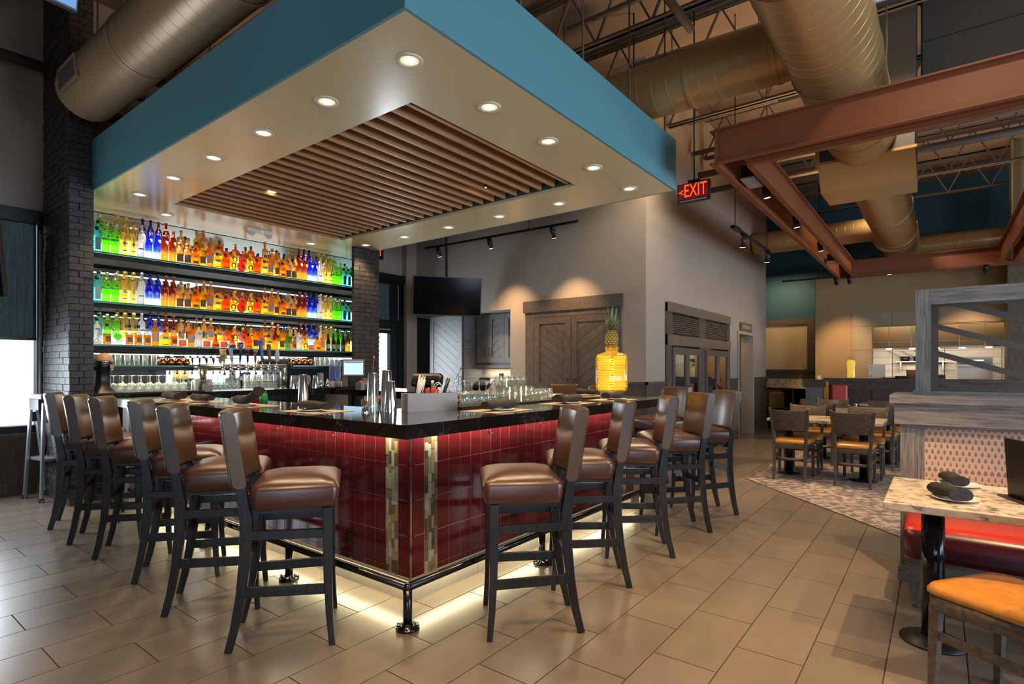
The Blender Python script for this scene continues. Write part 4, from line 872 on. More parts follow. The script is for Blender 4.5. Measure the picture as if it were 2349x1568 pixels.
kind('horseshoe', 'yellow squat tequila with dark horseshoe', sq([(.080,.05,.012,0),(.082,.052,.012,.01),(.082,.052,.012,.105),(.04,.04,.018,.125),(.026,.026,.0125,.135),(.026,.026,.0125,.165)]), g_yel, ('cap', cap(.15,.19,.019), CAPG), ('horseshoe', horseshoe(), LDRK), ('foot_label', B(-.024,.024,-.0275,-.0265,.010,.020), LDRK))
def fan():
    n = 28; m = M(); front = []; 
    rim = [((.058+.003*(i%2))*math.cos(2*PI*i/n), .062+(.058+.003*(i%2))*math.sin(2*PI*i/n)) for i in range(n)]
    r0 = [(x*.97, -.012, .062+(z-.062)*.97) for x, z in rim]; r1 = [(x*.35, -.030, .062+(z-.062)*.35) for x, z in rim]
    r2 = [(x, 0, z) for x, z in rim]; r3 = [(x*.5, .025, .062+(z-.062)*.5) for x, z in rim]
    return m.loft([r1, r0, r2, r3]).cyl((0,0,.118),(0,0,.165),.013,n=10)
kind('cognac_fan', 'red round fan-ribbed cognac', fan(), g_fan, ('cap', cap(.155,.19,.016), CAPG), ('medallion', M().cyl((0,-.031,.062),(0,-.034,.062),.022,n=18), LBRN), ('tag', B(.002,.022,-.036,-.035,.066,.076), LBLU))
kind('wine_dark', 'dark slim wine', M().lathe([(.030,0),(.032,.006),(.032,.13),(.027,.155),(.014,.175),(.0125,.25)],14), g_wine, ('foil', M().lathe([(.0135,.19),(.0135,.255),(.001,.256)],12,cap=False), CAPB), ('label', arc_label(.0326,.035,.095,1.2), LPALE))
kind('clear_square', 'clear square-shouldered whiskey with brown label', sq([(.068,.06,.012,0),(.07,.062,.012,.008),(.07,.062,.012,.12),(.034,.034,.016,.15),(.027,.027,.013,.16),(.026,.026,.0125,.205)]), g_clear, ('liquid', sq([(.066,.058,.012,.006),(.066,.058,.012,.115)]), g_amb), ('cap', cap(.19,.225,.0165), CAPB), ('label', B(-.023,.023,-.033,-.032,.030,.085), LBRN))
kind('clear_round', 'clear round half-full', M().lathe([(.038,0),(.042,.006),(.044,.07),(.038,.11),(.024,.135),(.014,.145),(.014,.18)],18), g_clear, ('liquid', M().lathe([(.036,.006),(.039,.01),(.040,.06),(.038,.075)],16), g_org), ('cap', cap(.17,.205,.0175), CAPS), ('label', arc_label(.0445,.03,.06,.6), LPALE))
kind('triangle', 'small orange bell-shaped liqueur with red ribbon', M().lathe([(.042,0),(.044,.006),(.042,.04),(.030,.075),(.014,.10),(.012,.14)],16), g_org, ('ribbon', M().box(-.006,.006,-.030,-.015,.075,.155), CAPR), ('cap', cap(.14,.165,.0145), CAPR), ('label', arc_label(.0445,.012,.040,.9), LBRN))
sk_ = M().sphere((0,0,.075),.052,16,10,1.0); sk_.lathe([(.030,.0),(.034,.01),(.036,.035),(.030,.05)],14,(.012,-.01,0)); sk_.cyl((-.03,0,.115),(-.036,0,.15),.014,.020,n=12)
kind('skull', 'clear skull-shaped vodka', sk_, g_clear, ('liquid', M().sphere((-.004,0,.085),.036,12,8), G('green_reflection', (.35,.9,.12), body=.5)), ('cap', M().cyl((-.036,0,.15),(-.040,0,.168),.018,n=12), CAPS))  # green reflection in the clear skull, built in as a tinted sphere
kind('clear_tall', 'clear tall vodka', M().lathe([(.035,0),(.038,.008),(.038,.17),(.026,.20),(.014,.21),(.013,.26)],16), g_frost, ('cap', cap(.245,.275,.016), CAPB), ('label', arc_label(.0385,.15,.165,.5), LBLU))
kind('lime', 'green shouldered', M().lathe([(.036,0),(.038,.008),(.038,.11),(.028,.16),(.014,.19),(.013,.25)],16), g_lime, ('cap', cap(.235,.258,.015), CAPB), ('label', arc_label(.0385,.03,.085,1.0), LPALE))
kind('dark_square', 'dark green square gin', sq([(.064,.06,.014,0),(.066,.062,.014,.008),(.066,.062,.014,.17),(.034,.034,.016,.20),(.03,.03,.0145,.21),(.03,.03,.0145,.235)]), g_lime, ('cap', cap(.225,.262,.018), CAPS), ('label', B(-.026,.026,-.033,-.032,.03,.15), LDRK))
for k, (_, parts) in K.items():
    for _, me, mt in parts: me.materials.append(mt)
def bottle(key, x, y, z, label, s=1.0):
    desc, parts = K[key]; rz = rng.uniform(-.12,.12)
    o = inst('bottle', parts[0][1], None, (x,y,z), rz, scale=(s,s,s)); tag(o, desc+' bottle, '+label, 'bottle', 'bottles on the backlit shelves')
    for n, me, _ in parts[1:]: inst(n, me, None, parent=o)
    return o
half = ['gin_blue','gin_green','gin_green','elder','elder','vodka_white','vodka_blue','vodka_blue','rum_red','rum_red','tequila_tan','tequila_tan','bourbon_arch','gold_cyl','amber_white','flask_yellow','flask_orange','horseshoe']
seq = half + ['cognac_fan'] + half[::-1] + ['gin_blue']
bseq = ['clear_tall','clear_square','skull','clear_square','clear_square','clear_square','amber_white','flask_yellow','clear_square','clear_round','amber_white','clear_tall','clear_round','triangle','clear_round','triangle','clear_round','flask_orange','gold_cyl','amber_white','flask_yellow','rum_red','gold_cyl','lime','clear_square','clear_tall','horseshoe','clear_round','bourbon_arch','amber_white','wine_dark','wine_dark','wine_dark','wine_dark','rum_red']
WD = {'cognac_fan':.122,'flask_yellow':.098,'flask_orange':.096,'horseshoe':.088,'bourbon_arch':.09,'skull':.112,'clear_round':.094,'triangle':.094}
def layout(lst, x0, x1):
    ws = [WD.get(k, .079) for k in lst]; f = (x1-x0)/sum(ws); x = x0; out = []
    for k, w_ in zip(lst, ws): out.append((k, x+w_*f/2)); x += w_*f
    return out
third = [0,1,3,4,6,7,8,9,11,13,14,16,18,20,22,24,26,28,29,30,32,33,34,35]
for si, (z, nm, TIER) in enumerate(zip(shelf_z, snames, TIERS)):
    fr_ = layout(seq if si < 2 else bseq, 1.965, 5.225)
    for i, (k, x) in enumerate(fr_): bottle(k, x, SY+.062+rng.uniform(-.006,.006), z+.001, '%s shelf front row, %s from left' % (nm, nth(i)), 1.02)
    base = layout(seq, 1.97, 5.30)
    for i in range(37): bottle(base[i][0], base[i][1]+.042, SY+.19+rng.uniform(-.008,.008), z+TIER+.001, '%s shelf second row, %s from left' % (nm, nth(i)))
    for j, i in enumerate(sorted(third)): bottle(base[i][0], base[i][1]+.01, SY+.318, z+2*TIER+.001, '%s shelf third row, %s from left' % (nm, nth(j)), (1, .78, .78)[si])
INK = P('label_ink', (.02,.02,.025), .6)
bots = [o for o in bpy.data.objects if o.name.startswith('bottle') and o.get('category') == 'bottle']
bpy.context.view_layer.update()
def bot(lbl): return next(o for o in bots if lbl in o['label'])
def label_text(lbl, body, size, dz, dy, vertical=False):
    b = bot(lbl); x, y = b.location.x, b.location.y
    mats = INK
    o = text('lettering', body, size, mats, (0, -dy, dz), (.2,0,1) if vertical else (1,0,0), (-1,0,.2) if vertical else (0,0,1), b)
label_text('bottom shelf front row, first from left', 'Chopin', .05, .085, .0392, True)
label_text('bottom shelf front row, second from left', 'REYKA', .014, .078, .0335)
label_text('bottom shelf front row, ninth from left', '1884', .016, .06, .0335)
label_text('top shelf front row, sixth from left', 'BELVEDERE', .009, .093, .038)
# ------------------------------------------------------------------ glass shelves, glassware and mugs on the back bar
def gshelf(label, x0, x1, z):
    t = thing('glass_shelf', label, 'shelf', (0,0,z)); B(x0,x1,7.10,7.5,-.012,0).build('plate', GREENGLASS, t); B(x0,x1,7.097,7.099,-.014,.001).build('edge', GREENEDGE, t)
    B(x0,x1,7.13,7.17,-.05,-.014).build('rail', BLACKM, t)
    for x in (x0+.1, x1-.1): B(x-.012,x+.012,7.17,7.61,-.05,-.014).build('bracket', BLACKM, t)
gshelf('glass shelf of pint glasses and copper mugs at the left of the back bar', 1.89, 2.98, 1.39); gshelf('glass shelf of copper mugs and tumblers at the right of the back bar', 4.26, 5.40, 1.40)
def gl_mesh(name, prof, mat, n=14):
    me = M().lathe(prof, n, cap=False).mesh(name); me.materials.append(mat); return me
pint = gl_mesh('pint_glass', [(.001,.118),(.028,.118),(.030,.12),(.042,0),(.040,0),(.028,.112),(.001,.112)], CLEAR)
tumbler = gl_mesh('tumbler', [(.001,.092),(.034,.092),(.036,.09),(.039,0),(.037,0),(.033,.082),(.001,.082)], CLEAR)
wine = gl_mesh('wine_glass', [(.034,.180),(.034,.178),(.005,.174),(.0042,.165),(.0042,.105),(.010,.098),(.030,.085),(.041,.055),(.038,.02),(.033,0),(.032,0),(.037,.02),(.039,.055),(.028,.083),(.001,.094)], CLEAR)
flute = gl_mesh('champagne_glass', [(.030,.205),(.030,.203),(.005,.199),(.004,.19),(.004,.115),(.009,.105),(.024,.06),(.026,.02),(.022,0),(.021,0),(.025,.02),(.022,.06),(.001,.10)], CLEAR)
mug = gl_mesh('copper_mug', [(.001,.082),(.026,.082),(.036,.074),(.043,.05),(.042,.025),(.035,.0),(.033,.0),(.04,.025),(.041,.05)], COPPER)
def rowof(me, name, cat, pts, lab, group, z):
    for i, (x, y) in enumerate(pts):
        o = inst(name, me, None, (x, y, z), rng.uniform(0,6)); tag(o, lab % nth(i), cat, group)
rowof(pint,'pint_glass','glass',[(2.12+.088*i,7.16) for i in range(6)]+[(2.14+.088*i,7.27) for i in range(5)],'upturned clear pint glass on the left glass shelf, %s counting from the brick pillar','pint glasses on the left glass shelf',1.391)
rowof(mug,'copper_mug','mug',[(2.66+.089*i,7.28) for i in range(3)]+[(2.655+.087*i,7.17) for i in range(4)],'upturned copper mug on the left glass shelf, %s','copper mugs on the left glass shelf',1.391)
rowof(mug,'copper_mug','mug',[(4.30+.09*i,7.17) for i in range(4)]+[(4.34+.09*i,7.28) for i in range(3)],'upturned copper mug on the right glass shelf, %s','copper mugs on the right glass shelf',1.401)
rowof(pint,'tumbler','glass',[(4.67+.082*i,7.17) for i in range(5)],'upturned clear tumbler on the right glass shelf, %s from left','tumblers on the right glass shelf',1.401)
rowof(wine,'stemmed_glass','glass',[(5.08+.086*i,7.17) for i in range(4)],'upturned stemmed glass on the right glass shelf, %s from left','stemmed glasses on the right glass shelf',1.401)
tag(B(1.90,2.98,6.83,7.2,BCT,BCT+.016).build('bar_mat', RUBBER), 'black ribbed bar mat under the wine glasses on the back bar','mat')
rowof(wine,'wine_glass','glass',[(2.14+.0885*i,6.89) for i in range(8)]+[(2.19+.0885*i,6.98) for i in range(8)]+[(2.14+.0885*i,7.07) for i in range(8)],'upturned wine glass on the left back bar mat, %s from the juicer, front row first','wine glasses on the left back bar mat',BCT+.017)
rowof(pint,'tumbler','glass',[(2.885,6.89),(2.95,6.97)],'tall tumbler at the right end of the wine glass row, %s','tumblers beside the wine glasses',BCT+.017); 
# juicer
ju = thing('juicer', 'black electric juicer with a tan dome lid beside the left brick pillar', 'juicer', (2.02, 6.95, BCT))
M().stack([(rr(.20,.24,.03),0,0,0),(rr(.19,.22,.03),.02,0,.01),(rr(.12,.14,.03),.08,0,.03),(rr(.105,.13,.03),.20,0,.03),(rr(.12,.15,.04),.28,0,.01),(rr(.125,.16,.04),.33,0,.0)]).build('body', BLACKP, ju)
M().lathe([(.075,.33),(.078,.345),(.075,.352)],20).build('bowl', CHROME, ju); M().lathe([(.082,.352),(.080,.362),(.07,.40),(.045,.425),(.001,.432)],24,cap=False).build('lid', P('tan_plastic', (.55,.33,.17), .45), ju)
M().prism([(-.02,.0),(.02,0),(.012,-.06),(-.008,-.06)], (.035,-.10,.31), (1,0,0), (0,0,1), (0,-.02,0)).build('spout', P('juice_spout', (.5,.26,.09), .4), ju)
# beer tower
tw = thing('beer_tower', 'brushed steel beer tap tower bridge with eight taps', 'beer tower', (3.50, 6.92, BCT))
M().cyl((-.55,0,.285),(.55,0,.285),.042,n=20).build('crossbar', STEEL, tw)
for sx in (-.51,.51): M().cyl((sx,0,0),(sx,0,.285),.042,n=20).build('leg', STEEL, tw); M().lathe([(.06,0),(.06,.01),(.045,.014)],20,(sx,0,0)).build('flange', STEEL, tw)
hmats = [P('tap_%d' % i, c, .35) for i, c in enumerate(((.58,.42,.20),(.50,.50,.58),(.03,.05,.12),(.10,.025,.03),(.22,.15,.13),(.02,.06,.45),(.28,.09,.05),(.62,.60,.55)))]
TAPL = ['tan square','silver and blue faceted','navy with grey shield','maroon with round hop','brown with green disc','bright blue long','copper brown paddle','pale rounded board']
for i in range(8):
    x = -.30+i*.0966; lean = (-.10,-.12,.06,-.02,.0,-.13,-.08,.02)[i]
    tp = thing('beer_tap', 'beer tap with %s handle on the steel tower' % TAPL[i], 'tap', (3.50+x, 6.92, BCT+.285), group='taps on the beer tower')
    M().cyl((0,-.04,0),(0,-.095,0),.012,n=10).cyl((0,-.085,-.005),(0,-.10,-.075),.010,.008,n=10).cyl((0,-.085,0),(0,-.085,.07),.009,n=8).sphere((0,-.085,0),.020,10,8).cyl((0,-.041,0),(0,-.047,0),.022,n=14).build('faucet', CHROME, tp)
    M().sphere((0,-.101,-.078),.016,10,8).build('spout_cap', P('blue_cap_%d' % i, (.02,.06,.35), .4), tp)
    h = (.15,.22,.24,.17,.17,.27,.23,.15)[i]
    def S(r, z): return ([(p[0], p[1]-.085) for p in r], .07+z, lean*z, 0)
    if i == 0: b = M().stack([S(rr(.02,.02,.005),0),S(rr(.03,.02,.005),.03),S(rr(.072,.03,.008),.035),S(rr(.072,.03,.008),h)])
    elif i == 7: b = M().stack([S(rr(.03,.02,.005),0),S(rr(.06,.022,.008),.03),S(rr(.062,.022,.008),.11),S(rr(.03,.02,.008),h)])
    elif i in (3,4): b = M().stack([S(rr(.022,.02,.006),0),S(rr(.030,.022,.006),.10),S(rr(.034,.022,.006),.12)]).lathe([(.001,.0),(.022,.004),(.028,.02),(.022,.04),(.001,.046)],14,(lean*.14,-.085,.18))
    elif i == 2: b = M().stack([S(rr(.018,.018,.006),0),S(rr(.034,.026,.006),.14),S(rr(.04,.028,.006),.15),S(rr(.030,.03,.01),.16),S(rr(.058,.034,.01),.19),S(rr(.06,.03,.01),.225),S(rr(.03,.02,.006),h)])
    else: b = M().stack([S(rr(.022,.022,.006),0),S(rr(.034,.03,.008),.05),S(rr(.046,.034,.01),h*.8),S(rr(.050,.034,.012),h)])
    b.build('handle', hmats[i], tp)
    if i == 2: M().box(-.02,.03,-.118,-.114,.255,.29).build('emblem', LGREY, tp)
    if i == 4: M().cyl((0,-.112,.203),(0,-.118,.203),.018,n=16).build('disc', P('lime_disc', (.30,.42,.03), .5), tp)
    if i == 5: text('lettering', 'BUD LIGHT', .040, WHITEP, (lean*.15, -.104, .07+.145), (lean,0,1), (-1,0,lean), tp)
    if i == 1: M().box(-.035,.02,-.112,-.108,.235,.27).build('emblem', P('navy_label', (.03,.04,.16), .5), tp)
    if i == 0: M().box(-.02,.02,-.104,-.101,.19,.20).build('emblem', CAPR, tp); M().cyl((-.012,-.101,.135),(-.012,-.104,.135),.017,n=14).build('portrait', LBRN, tp)
rowof(flute,'champagne_glass','glass',[(3.10+.058*i,7.10) for i in range(8)]+[(3.12+.058*i,7.18) for i in range(8)],'upturned champagne glass below the beer tower, %s from the left, front row first','champagne glasses below the beer tower',BCT+.012)
rowof(tumbler,'tumbler','glass',[(3.60+.078*i,7.10) for i in range(6)],'upturned tumbler below the beer tower, lower layer, %s from left','tumblers below the beer tower',BCT+.012); rowof(tumbler,'tumbler','glass',[(3.60+.078*i,7.10) for i in range(6)],'upturned tumbler below the beer tower, upper layer, %s from left','tumblers below the beer tower',BCT+.108)
tag(B(3.05,4.06,6.98,7.3,BCT,BCT+.012).build('drip_tray', STEEL), 'steel drip tray below the beer tower', 'tray')
cdd = thing('utensil_caddy', 'grey square caddy of picks left of the beer tower', 'caddy', (3.02,6.88,BCT)); B(-.05,.05,-.04,.04,0,.085).build('box', GREYP, cdd)
M().cyl((0,0,.08),(.05,0,.17),.004,n=6).cyl((-.03,0,.08),(-.04,0,.15),.004,n=6).cyl((.02,.02,.08),(.03,.02,.15),.004,n=6).build('picks', WALNUT, cdd); M().sphere((-.042,0,.155),.02,10,8).build('knob', BLACKP, cdd)
tin = M().lathe([(.030,0),(.032,.004),(.045,.17),(.046,.172),(.043,.172)],18,cap=False).mesh('shaker_tin'); tin.materials.append(CHROME)
tinv = M().lathe([(.046,0),(.046,.004),(.032,.17),(.030,.175),(.001,.176)],18,cap=False).mesh('shaker_tin_upturned'); tinv.materials.append(CHROME)
rowof(tinv,'shaker_tin','shaker',[(4.20+.085*i,7.0+.05*(i%2)) for i in range(5)],'upturned steel shaker tin right of the beer tower, %s from left','shaker tins on the back bar',BCT+.001)
bowl_ = tag(M().lathe([(.06,0),(.07,.01),(.075,.065),(.072,.065)],20,cap=False).build('ice_bowl', BLACKP, loc=(4.32,6.88,BCT+.001)), 'small black round bowl before the shaker tins', 'bowl')
for i, x in enumerate((4.60,4.68)):
    p = thing('sugar_pourer', 'small chrome pitcher on the back bar, %s one' % ('left','right')[i], 'pitcher', (x,6.95-.04*i,BCT)); M().lathe([(.03,0),(.036,.03),(.026,.07),(.02,.09),(.024,.10),(.012,.115),(.001,.13)],14,cap=False).build('body', CHROME, p); M().tube([(.025,0,.09),(.05,0,.08),(.045,0,.04),(.03,0,.03)],.004,6).build('handle', CHROME, p)
cup = gl_mesh('plastic_cup', [(.030,0),(.031,.002),(.041,.075),(.040,.076)], glassy('lilac_plastic', (.75,.78,.95), .25, (.6,.6,.8)))
for j, x in enumerate((4.80,4.90)):
    for i in range(6): tag(inst('plastic_cup', cup, None, (x,6.98,BCT+.09+i*.034)), 'clear plastic cup in the %s cup stack, %s from the bottom' % (('left','right')[j], nth(i)), 'cup', 'stacked plastic cups')
tag(M().lathe([(.05,0),(.05,.09),(.001,.09)],16,cap=False).build('cup_stand', GREYP, loc=(4.80,6.98,BCT)), 'grey round stand under the left cup stack', 'stand'); tag(M().lathe([(.05,0),(.05,.09),(.001,.09)],16,cap=False).build('cup_stand', GREYP, loc=(4.91,6.98,BCT)), 'grey round stand under the right cup stack', 'stand')
tag(M().lathe([(.045,0),(.045,.20),(.035,.21),(.001,.21)],18,cap=False).build('canister', GREYP, loc=(4.74,7.18,BCT)), 'grey upright canister behind the plastic cups', 'canister')
bx = thing('garnish_box', 'steel box of red straws beside the register printer', 'box', (4.80,6.30,CT)); B(-.05,.05,-.06,.06,0,.10).build('body', GREYP, bx); M().sphere((0,0,.10),.035,10,6,.6).build('straws', P('red_plastic', (.6,.03,.02), .4), bx)
pos = thing('pos_terminal', 'bronze-framed point of sale touch screen on the right of the back bar', 'point of sale terminal', (4.98,6.72,CT), rz=-.45)
M().box(-.16,.16,-.012,.02,.17,.42).build('frame', P('bronze_plastic', (.20,.12,.06), .35), pos, bevel=.012); B(-.135,.135,-.015,-.012,.20,.395).build('screen', glow('pos_screen', (.55,.80,1), .9), pos)
M().box(-.10,.10,.0,.14,0,.02).bar((0,.02,.02),(0,.06,.26),.08,.03).build('stand', BLACKP, pos)
B(-.13,.13,-.0165,-.0155,.37,.39).build('title_bar', P('screen_bar', (.05,.10,.2), .4, emis=(.05,.12,.25), es=.5), pos)
rp = thing('receipt_printer', 'dark grey receipt printer below the touch screen', 'printer', (4.93,6.30,CT), rz=-.5)
M().prism([(-.11,0),(.11,0),(.11,.11),(.02,.15),(-.07,.13),(-.11,.06)], (-.09,0,0), (0,1,0), (0,0,1), (.18,0,0)).build('body', P('printer_plastic', (.05,.05,.047), .4), rp, bevel=.01); B(-.04,.03,-.112,-.108,.03,.06).build('slot', BLACKP, rp); B(.04,.07,-.113,-.108,.015,.045).build('sticker', GREYP, rp)
pb = thing('pos_terminal', 'black back of a second register screen before the glass door', 'point of sale terminal', (5.02,5.25,CT), rz=PI/2+.25)
M().stack([(rr(.40,.10,.03),.05,0,0),(rr(.44,.12,.03),.09,0,0),(rr(.44,.10,.03),.19,0,-.03),(rr(.36,.05,.02),.225,0,-.05)]).build('housing', BLACKP, pb); M().box(-.12,.12,-.08,.08,0,.05).build('foot', BLACKP, pb)
# ------------------------------------------------------------------ place settings on the bar
def napkin(L, r, sag=.0, seed=1):
    q = random.Random(seed); rings = []
    for k in range(11):
        u = k/10; x = (u-.5)*L; rr_ = r*(1+.12*math.sin(u*9+seed)+(.25*abs(u-.5)*2 if seed % 2 else 0)); z = r*.8+sag*(u-.2)**2
        rings.append([(x+q.uniform(-.003,.003), 1.25*rr_*math.cos(2*PI*i/12)+.004*math.sin(5*u+seed), max(0,z+.8*rr_*math.sin(2*PI*i/12))) for i in range(12)])
    m = M().loft(rings)
    return m
plate_m = M().lathe([(.001,.004),(.05,.004),(.085,.012),(.088,.014),(.085,.010),(.05,0),(.001,0)],28,cap=False).mesh('side_plate'); plate_m.materials.append(PLATE)
mat_m = B(-.21,.21,-.15,.15,0,.0015).mesh('placemat'); mat_m.materials.append(MATM)
def setting(i, x, y, z, rz, where, nl=.30, nr=.033, sag=0, mat=True, nm=NAPKIN, nrz=0):
    if mat: tag(inst('placemat', mat_m, None, (x,y,z+.0005), rz), 'tan paper placemat on the bar, '+where, 'placemat', 'paper placemats')
    z0 = z+.0025 if mat else z+.0005
    o = rot((0,-.03,0), rz); tag(inst('side_plate', plate_m, None, (x+o.x,y+o.y,z0), rz), 'small white plate under a rolled napkin, '+where, 'plate', 'side plates')
    tag(napkin(nl, nr, sag, i).build('rolled_napkin', nm, loc=(x+o.x*.2,y+o.y*.2,z0+.0135), rz=rz+nrz), 'dark rolled cloth napkin on a white plate, '+where, 'napkin', 'rolled napkins')
R90 = -PI/2
for i, (x, y, w_, sag) in enumerate(((2.12,5.45,'left bar side, farthest from the corner',0),(2.13,4.92,'left bar side, next to the farthest',0),(2.13,4.15,'left bar side, second from the corner',.12),(2.13,3.28,'left bar side, nearest the corner',0))):
    setting(i+1, x, y, CT, R90, w_, sag=sag)
for i, (x, y, w_) in enumerate(((2.92,2.36,'right bar side, nearest the corner'),(3.86,2.40,'right bar side, second from the corner'),(4.58,2.36,'right bar side before the pineapple jar'))):
    setting(i+6, x, y, CT, 0, w_)
for i, (x, y, w_) in enumerate(((5.14,3.55,'far bar side, left of the pineapple jar'),(5.14,2.95,'far bar side, behind the pineapple jar'))):
    setting(i+10, x, y, CT, PI/2, w_, nl=.22)
# pineapple jar
pj = thing('infusion_jar', 'tall square glass jar of yellow pineapple slices with light inside on the bar', 'jar', (5.02,2.60,CT), rz=.478)
B(-.13,.0,-.02,.11,0,.055).build('stand', P('jar_stand', (.30,.33,.45), .3), pj)
PINE = P('pineapple_slices', (.85,.50,.04), .45, c2=(1,.68,.10), scale=14, stretch=(1,1,5), emis=(1,.62,.07), es=.45)  # glow of the lit jar put into the fruit as emission
body = [(rr(.26,.26,.05,4),.058,0,0),(rr(.30,.30,.055,4),.075,0,0),(rr(.31,.31,.055,4),.10,0,0),(rr(.31,.31,.055,4),.40,0,0),(rr(.28,.28,.06,4),.425,0,0),(rr(.15,.15,.06,4),.445,0,0),(rr(.12,.12,.055,4),.46,0,0),(rr(.145,.145,.06,4),.50,0,0)]
M().stack(body).build('glass', glassy('yellow_jar_glass', (1,.94,.66), .30, (1,.75,.2), ior=1.45), pj)
sm_ = M(); q = random.Random(5)
for k in range(14):
    z = .072+k*.0245
    for cx in (-.075,.075):
        for cyy in (-.075,.075):
            r = q.uniform(.058,.068); sm_.lathe([(r*.3,0),(r*.95,0),(r,.006),(r*.97,.017),(r*.3,.019)],14,(cx+q.uniform(-.008,.008),cyy+q.uniform(-.008,.008),z+q.uniform(-.002,.002)))
tag(sm_.build('pineapple_slices', PINE, pj), kind='stuff')
LEM = glow('jar_led', (1,.70,.12), 2.4); lm = M()
for k in range(13): lm.cyl((0,0,.08+k*.0245),(0,0,.09+k*.0245),.028,n=10)
tag(lm.build('inner_light', LEM, pj), kind='stuff'); lamp('jar_light', 'POINT', (5.02,2.60,CT+.25), 1.2, (1,.6,.12), shadow_soft_size=.05)
pa = thing('pineapple', 'whole ripe pineapple with green crown on top of the yellow jar', 'pineapple', (5.02,2.60,CT+.475))
PSK = P('pineapple_skin', (.42,.25,.05), .55, c2=(.60,.38,.08), scale=30)
prof = []
for k in range(15): u = k/14; prof.append((max(.002,.064*(math.sin(PI*(.10+.80*u)))**.6*(1.03-.1*u)), .20*u))
M().lathe(prof,18).build('flesh', P('pineapple_groove', (.10,.10,.02), .6), pa)
ey = M()
for k in range(9):
    u = (k+.6)/9.4; r = .064*(math.sin(PI*(.10+.80*u)))**.6*(1.03-.1*u); z = .20*u
    for j in range(11):
        a = 2*PI*(j+.5*(k%2))/11; c = V((r*math.cos(a), r*math.sin(a), z)); n_ = V((math.cos(a),math.sin(a),.25*(u-.5))).normalized(); t_ = V((-math.sin(a),math.cos(a),0)); b_ = n_.cross(t_)
        ey.add([c+t_*.0165,c+b_*.0115,c-t_*.0165,c-b_*.0115,c+n_*.007],[(0,1,4),(1,2,4),(2,3,4),(3,0,4)])
tag(ey.build('skin_eyes', PSK, pa), kind='stuff')
PLF = P('pineapple_leaf', (.10,.15,.06), .5, c2=(.24,.27,.10), scale=12)
for k in range(34):
    a = k*2.4; u = k/33; L_ = .06+.12*u if u < .8 else .19; out = (1-u)*1.0+.20; pts = []
    for i in range(6):
        s_ = i/5; r = .018+L_*out*s_*(1-.25*s_); pts.append((r*math.cos(a), r*math.sin(a), .19+.06*u+L_*s_*(1.05-out*.5)+(-.02*s_*s_ if out > .5 else 0)))
    M().sweep(pts, (-math.sin(a),math.cos(a),0), [.026,.026,.022,.017,.010,.001], .002).build('leaf', PLF, pa)
# bar tools near the corner
cd_ = thing('bar_caddy', 'brushed steel bar caddy of straws and tools on the bar corner', 'caddy', (2.67,2.76,CT), rz=-.32)
M().box(-.185,.185,-.055,-.05,0,.118).box(-.185,.185,.05,.055,0,.118).box(-.185,-.18,-.05,.05,0,.118).box(.18,.185,-.05,.05,0,.118).box(-.18,.18,-.05,.05,0,.004).box(-.06,-.057,-.05,.05,0,.115).box(.01,.013,-.05,.05,0,.115).box(.10,.103,-.05,.05,0,.115).build('box', P('caddy_steel', (.25,.205,.165), .4, metal=.35, c2=(.20,.165,.135), scale=20, stretch=(1,1,60)), cd_)
q = random.Random(9)
for k in range(12):
    x = -.10+q.uniform(-.02,.02); y = q.uniform(-.03,.03); M().cyl((x,y,.01),(x+.05+q.uniform(-.02,.03),y+q.uniform(-.02,.02),.225+q.uniform(-.02,.02)),.004,n=6).build('straw', PAPER, cd_)
rd_ = M()
for k in range(7): rd_.cyl((-.03+k*.012,-.02+.01*(k%3),.09),(-.04+k*.015,-.025+.01*(k%3),.145+.004*(k%3)),.007,n=6)
tag(rd_.build('red_picks', P('red_picks', (.55,.02,.015), .45), cd_), kind='stuff')
M().cyl((.03,0,.05),(.025,.01,.20),.011,n=10).tube([(.06+.028*math.cos(a),0,.16+.028*math.sin(a)) for a in [2*PI*i/12 for i in range(13)]],.003,5).tube([(.075+.022*math.cos(a),.015,.155+.022*math.sin(a)) for a in [2*PI*i/12 for i in range(13)]],.003,5).build('strainer', CHROME, cd_)
M().cyl((.09,0,.06),(.15,.01,.215),.012,.013,n=10).build('muddler', BLACKP, cd_)
sp_ = M().cyl((.12,.01,.05),(.235,.03,.24),.0025,n=6).cyl((.235,.03,.24),(.262,.034,.285),.004,n=6).build('bar_spoon', CHROME, cd_); M().sphere((.266,.035,.292),.008,8,6).build('tip', P('red_tip', (.7,.06,.02), .4), sp_)
M().sphere((.06,0,.115),.03,10,6,.5).build('wood_picks', P('pick_wood', (.5,.33,.18), .6), cd_)
for i, (x, y, z, me) in enumerate(((2.41,2.86,CT,tinv),(2.43,2.92,CT+.05,tinv),(2.37,2.99,CT-.002,tinv),(2.50,4.02,CT,tinv))):
    o = inst('shaker', me, None, (x,y,CT+.0005), 0, scale=(.95,.95,(1.15,1.55,1.45,1.35)[i])); tag(o, ('polished steel cocktail shaker in front of the bar caddy','taller polished steel shaker behind the one by the caddy','steel shaker holding a red-tipped spoon beside the black register','polished steel cocktail shaker standing alone on the left bar side')[i], 'shaker')
M().cyl((0,0,.17),(.01,0,.24),.002,n=6).sphere((.011,0,.245),.008,8,6).build('spoon', P('red_tip2', (.7,.06,.02), .4), [o for o in bpy.data.objects if o.get('label','').startswith('steel shaker holding')][0])
mc = thing('measuring_jug', 'clear ribbed plastic measuring jug beside the caddy', 'jug', (2.31,2.93,CT)); M().lathe([(.036,0),(.038,.004),(.044,.105),(.042,.105),(.036,.006)],18,cap=False).build('body', CLEAR, mc); M().tube([(-.042,0,.09),(-.075,0,.08),(-.07,0,.03),(-.04,0,.02)],.005,6).build('handle', CLEAR, mc)
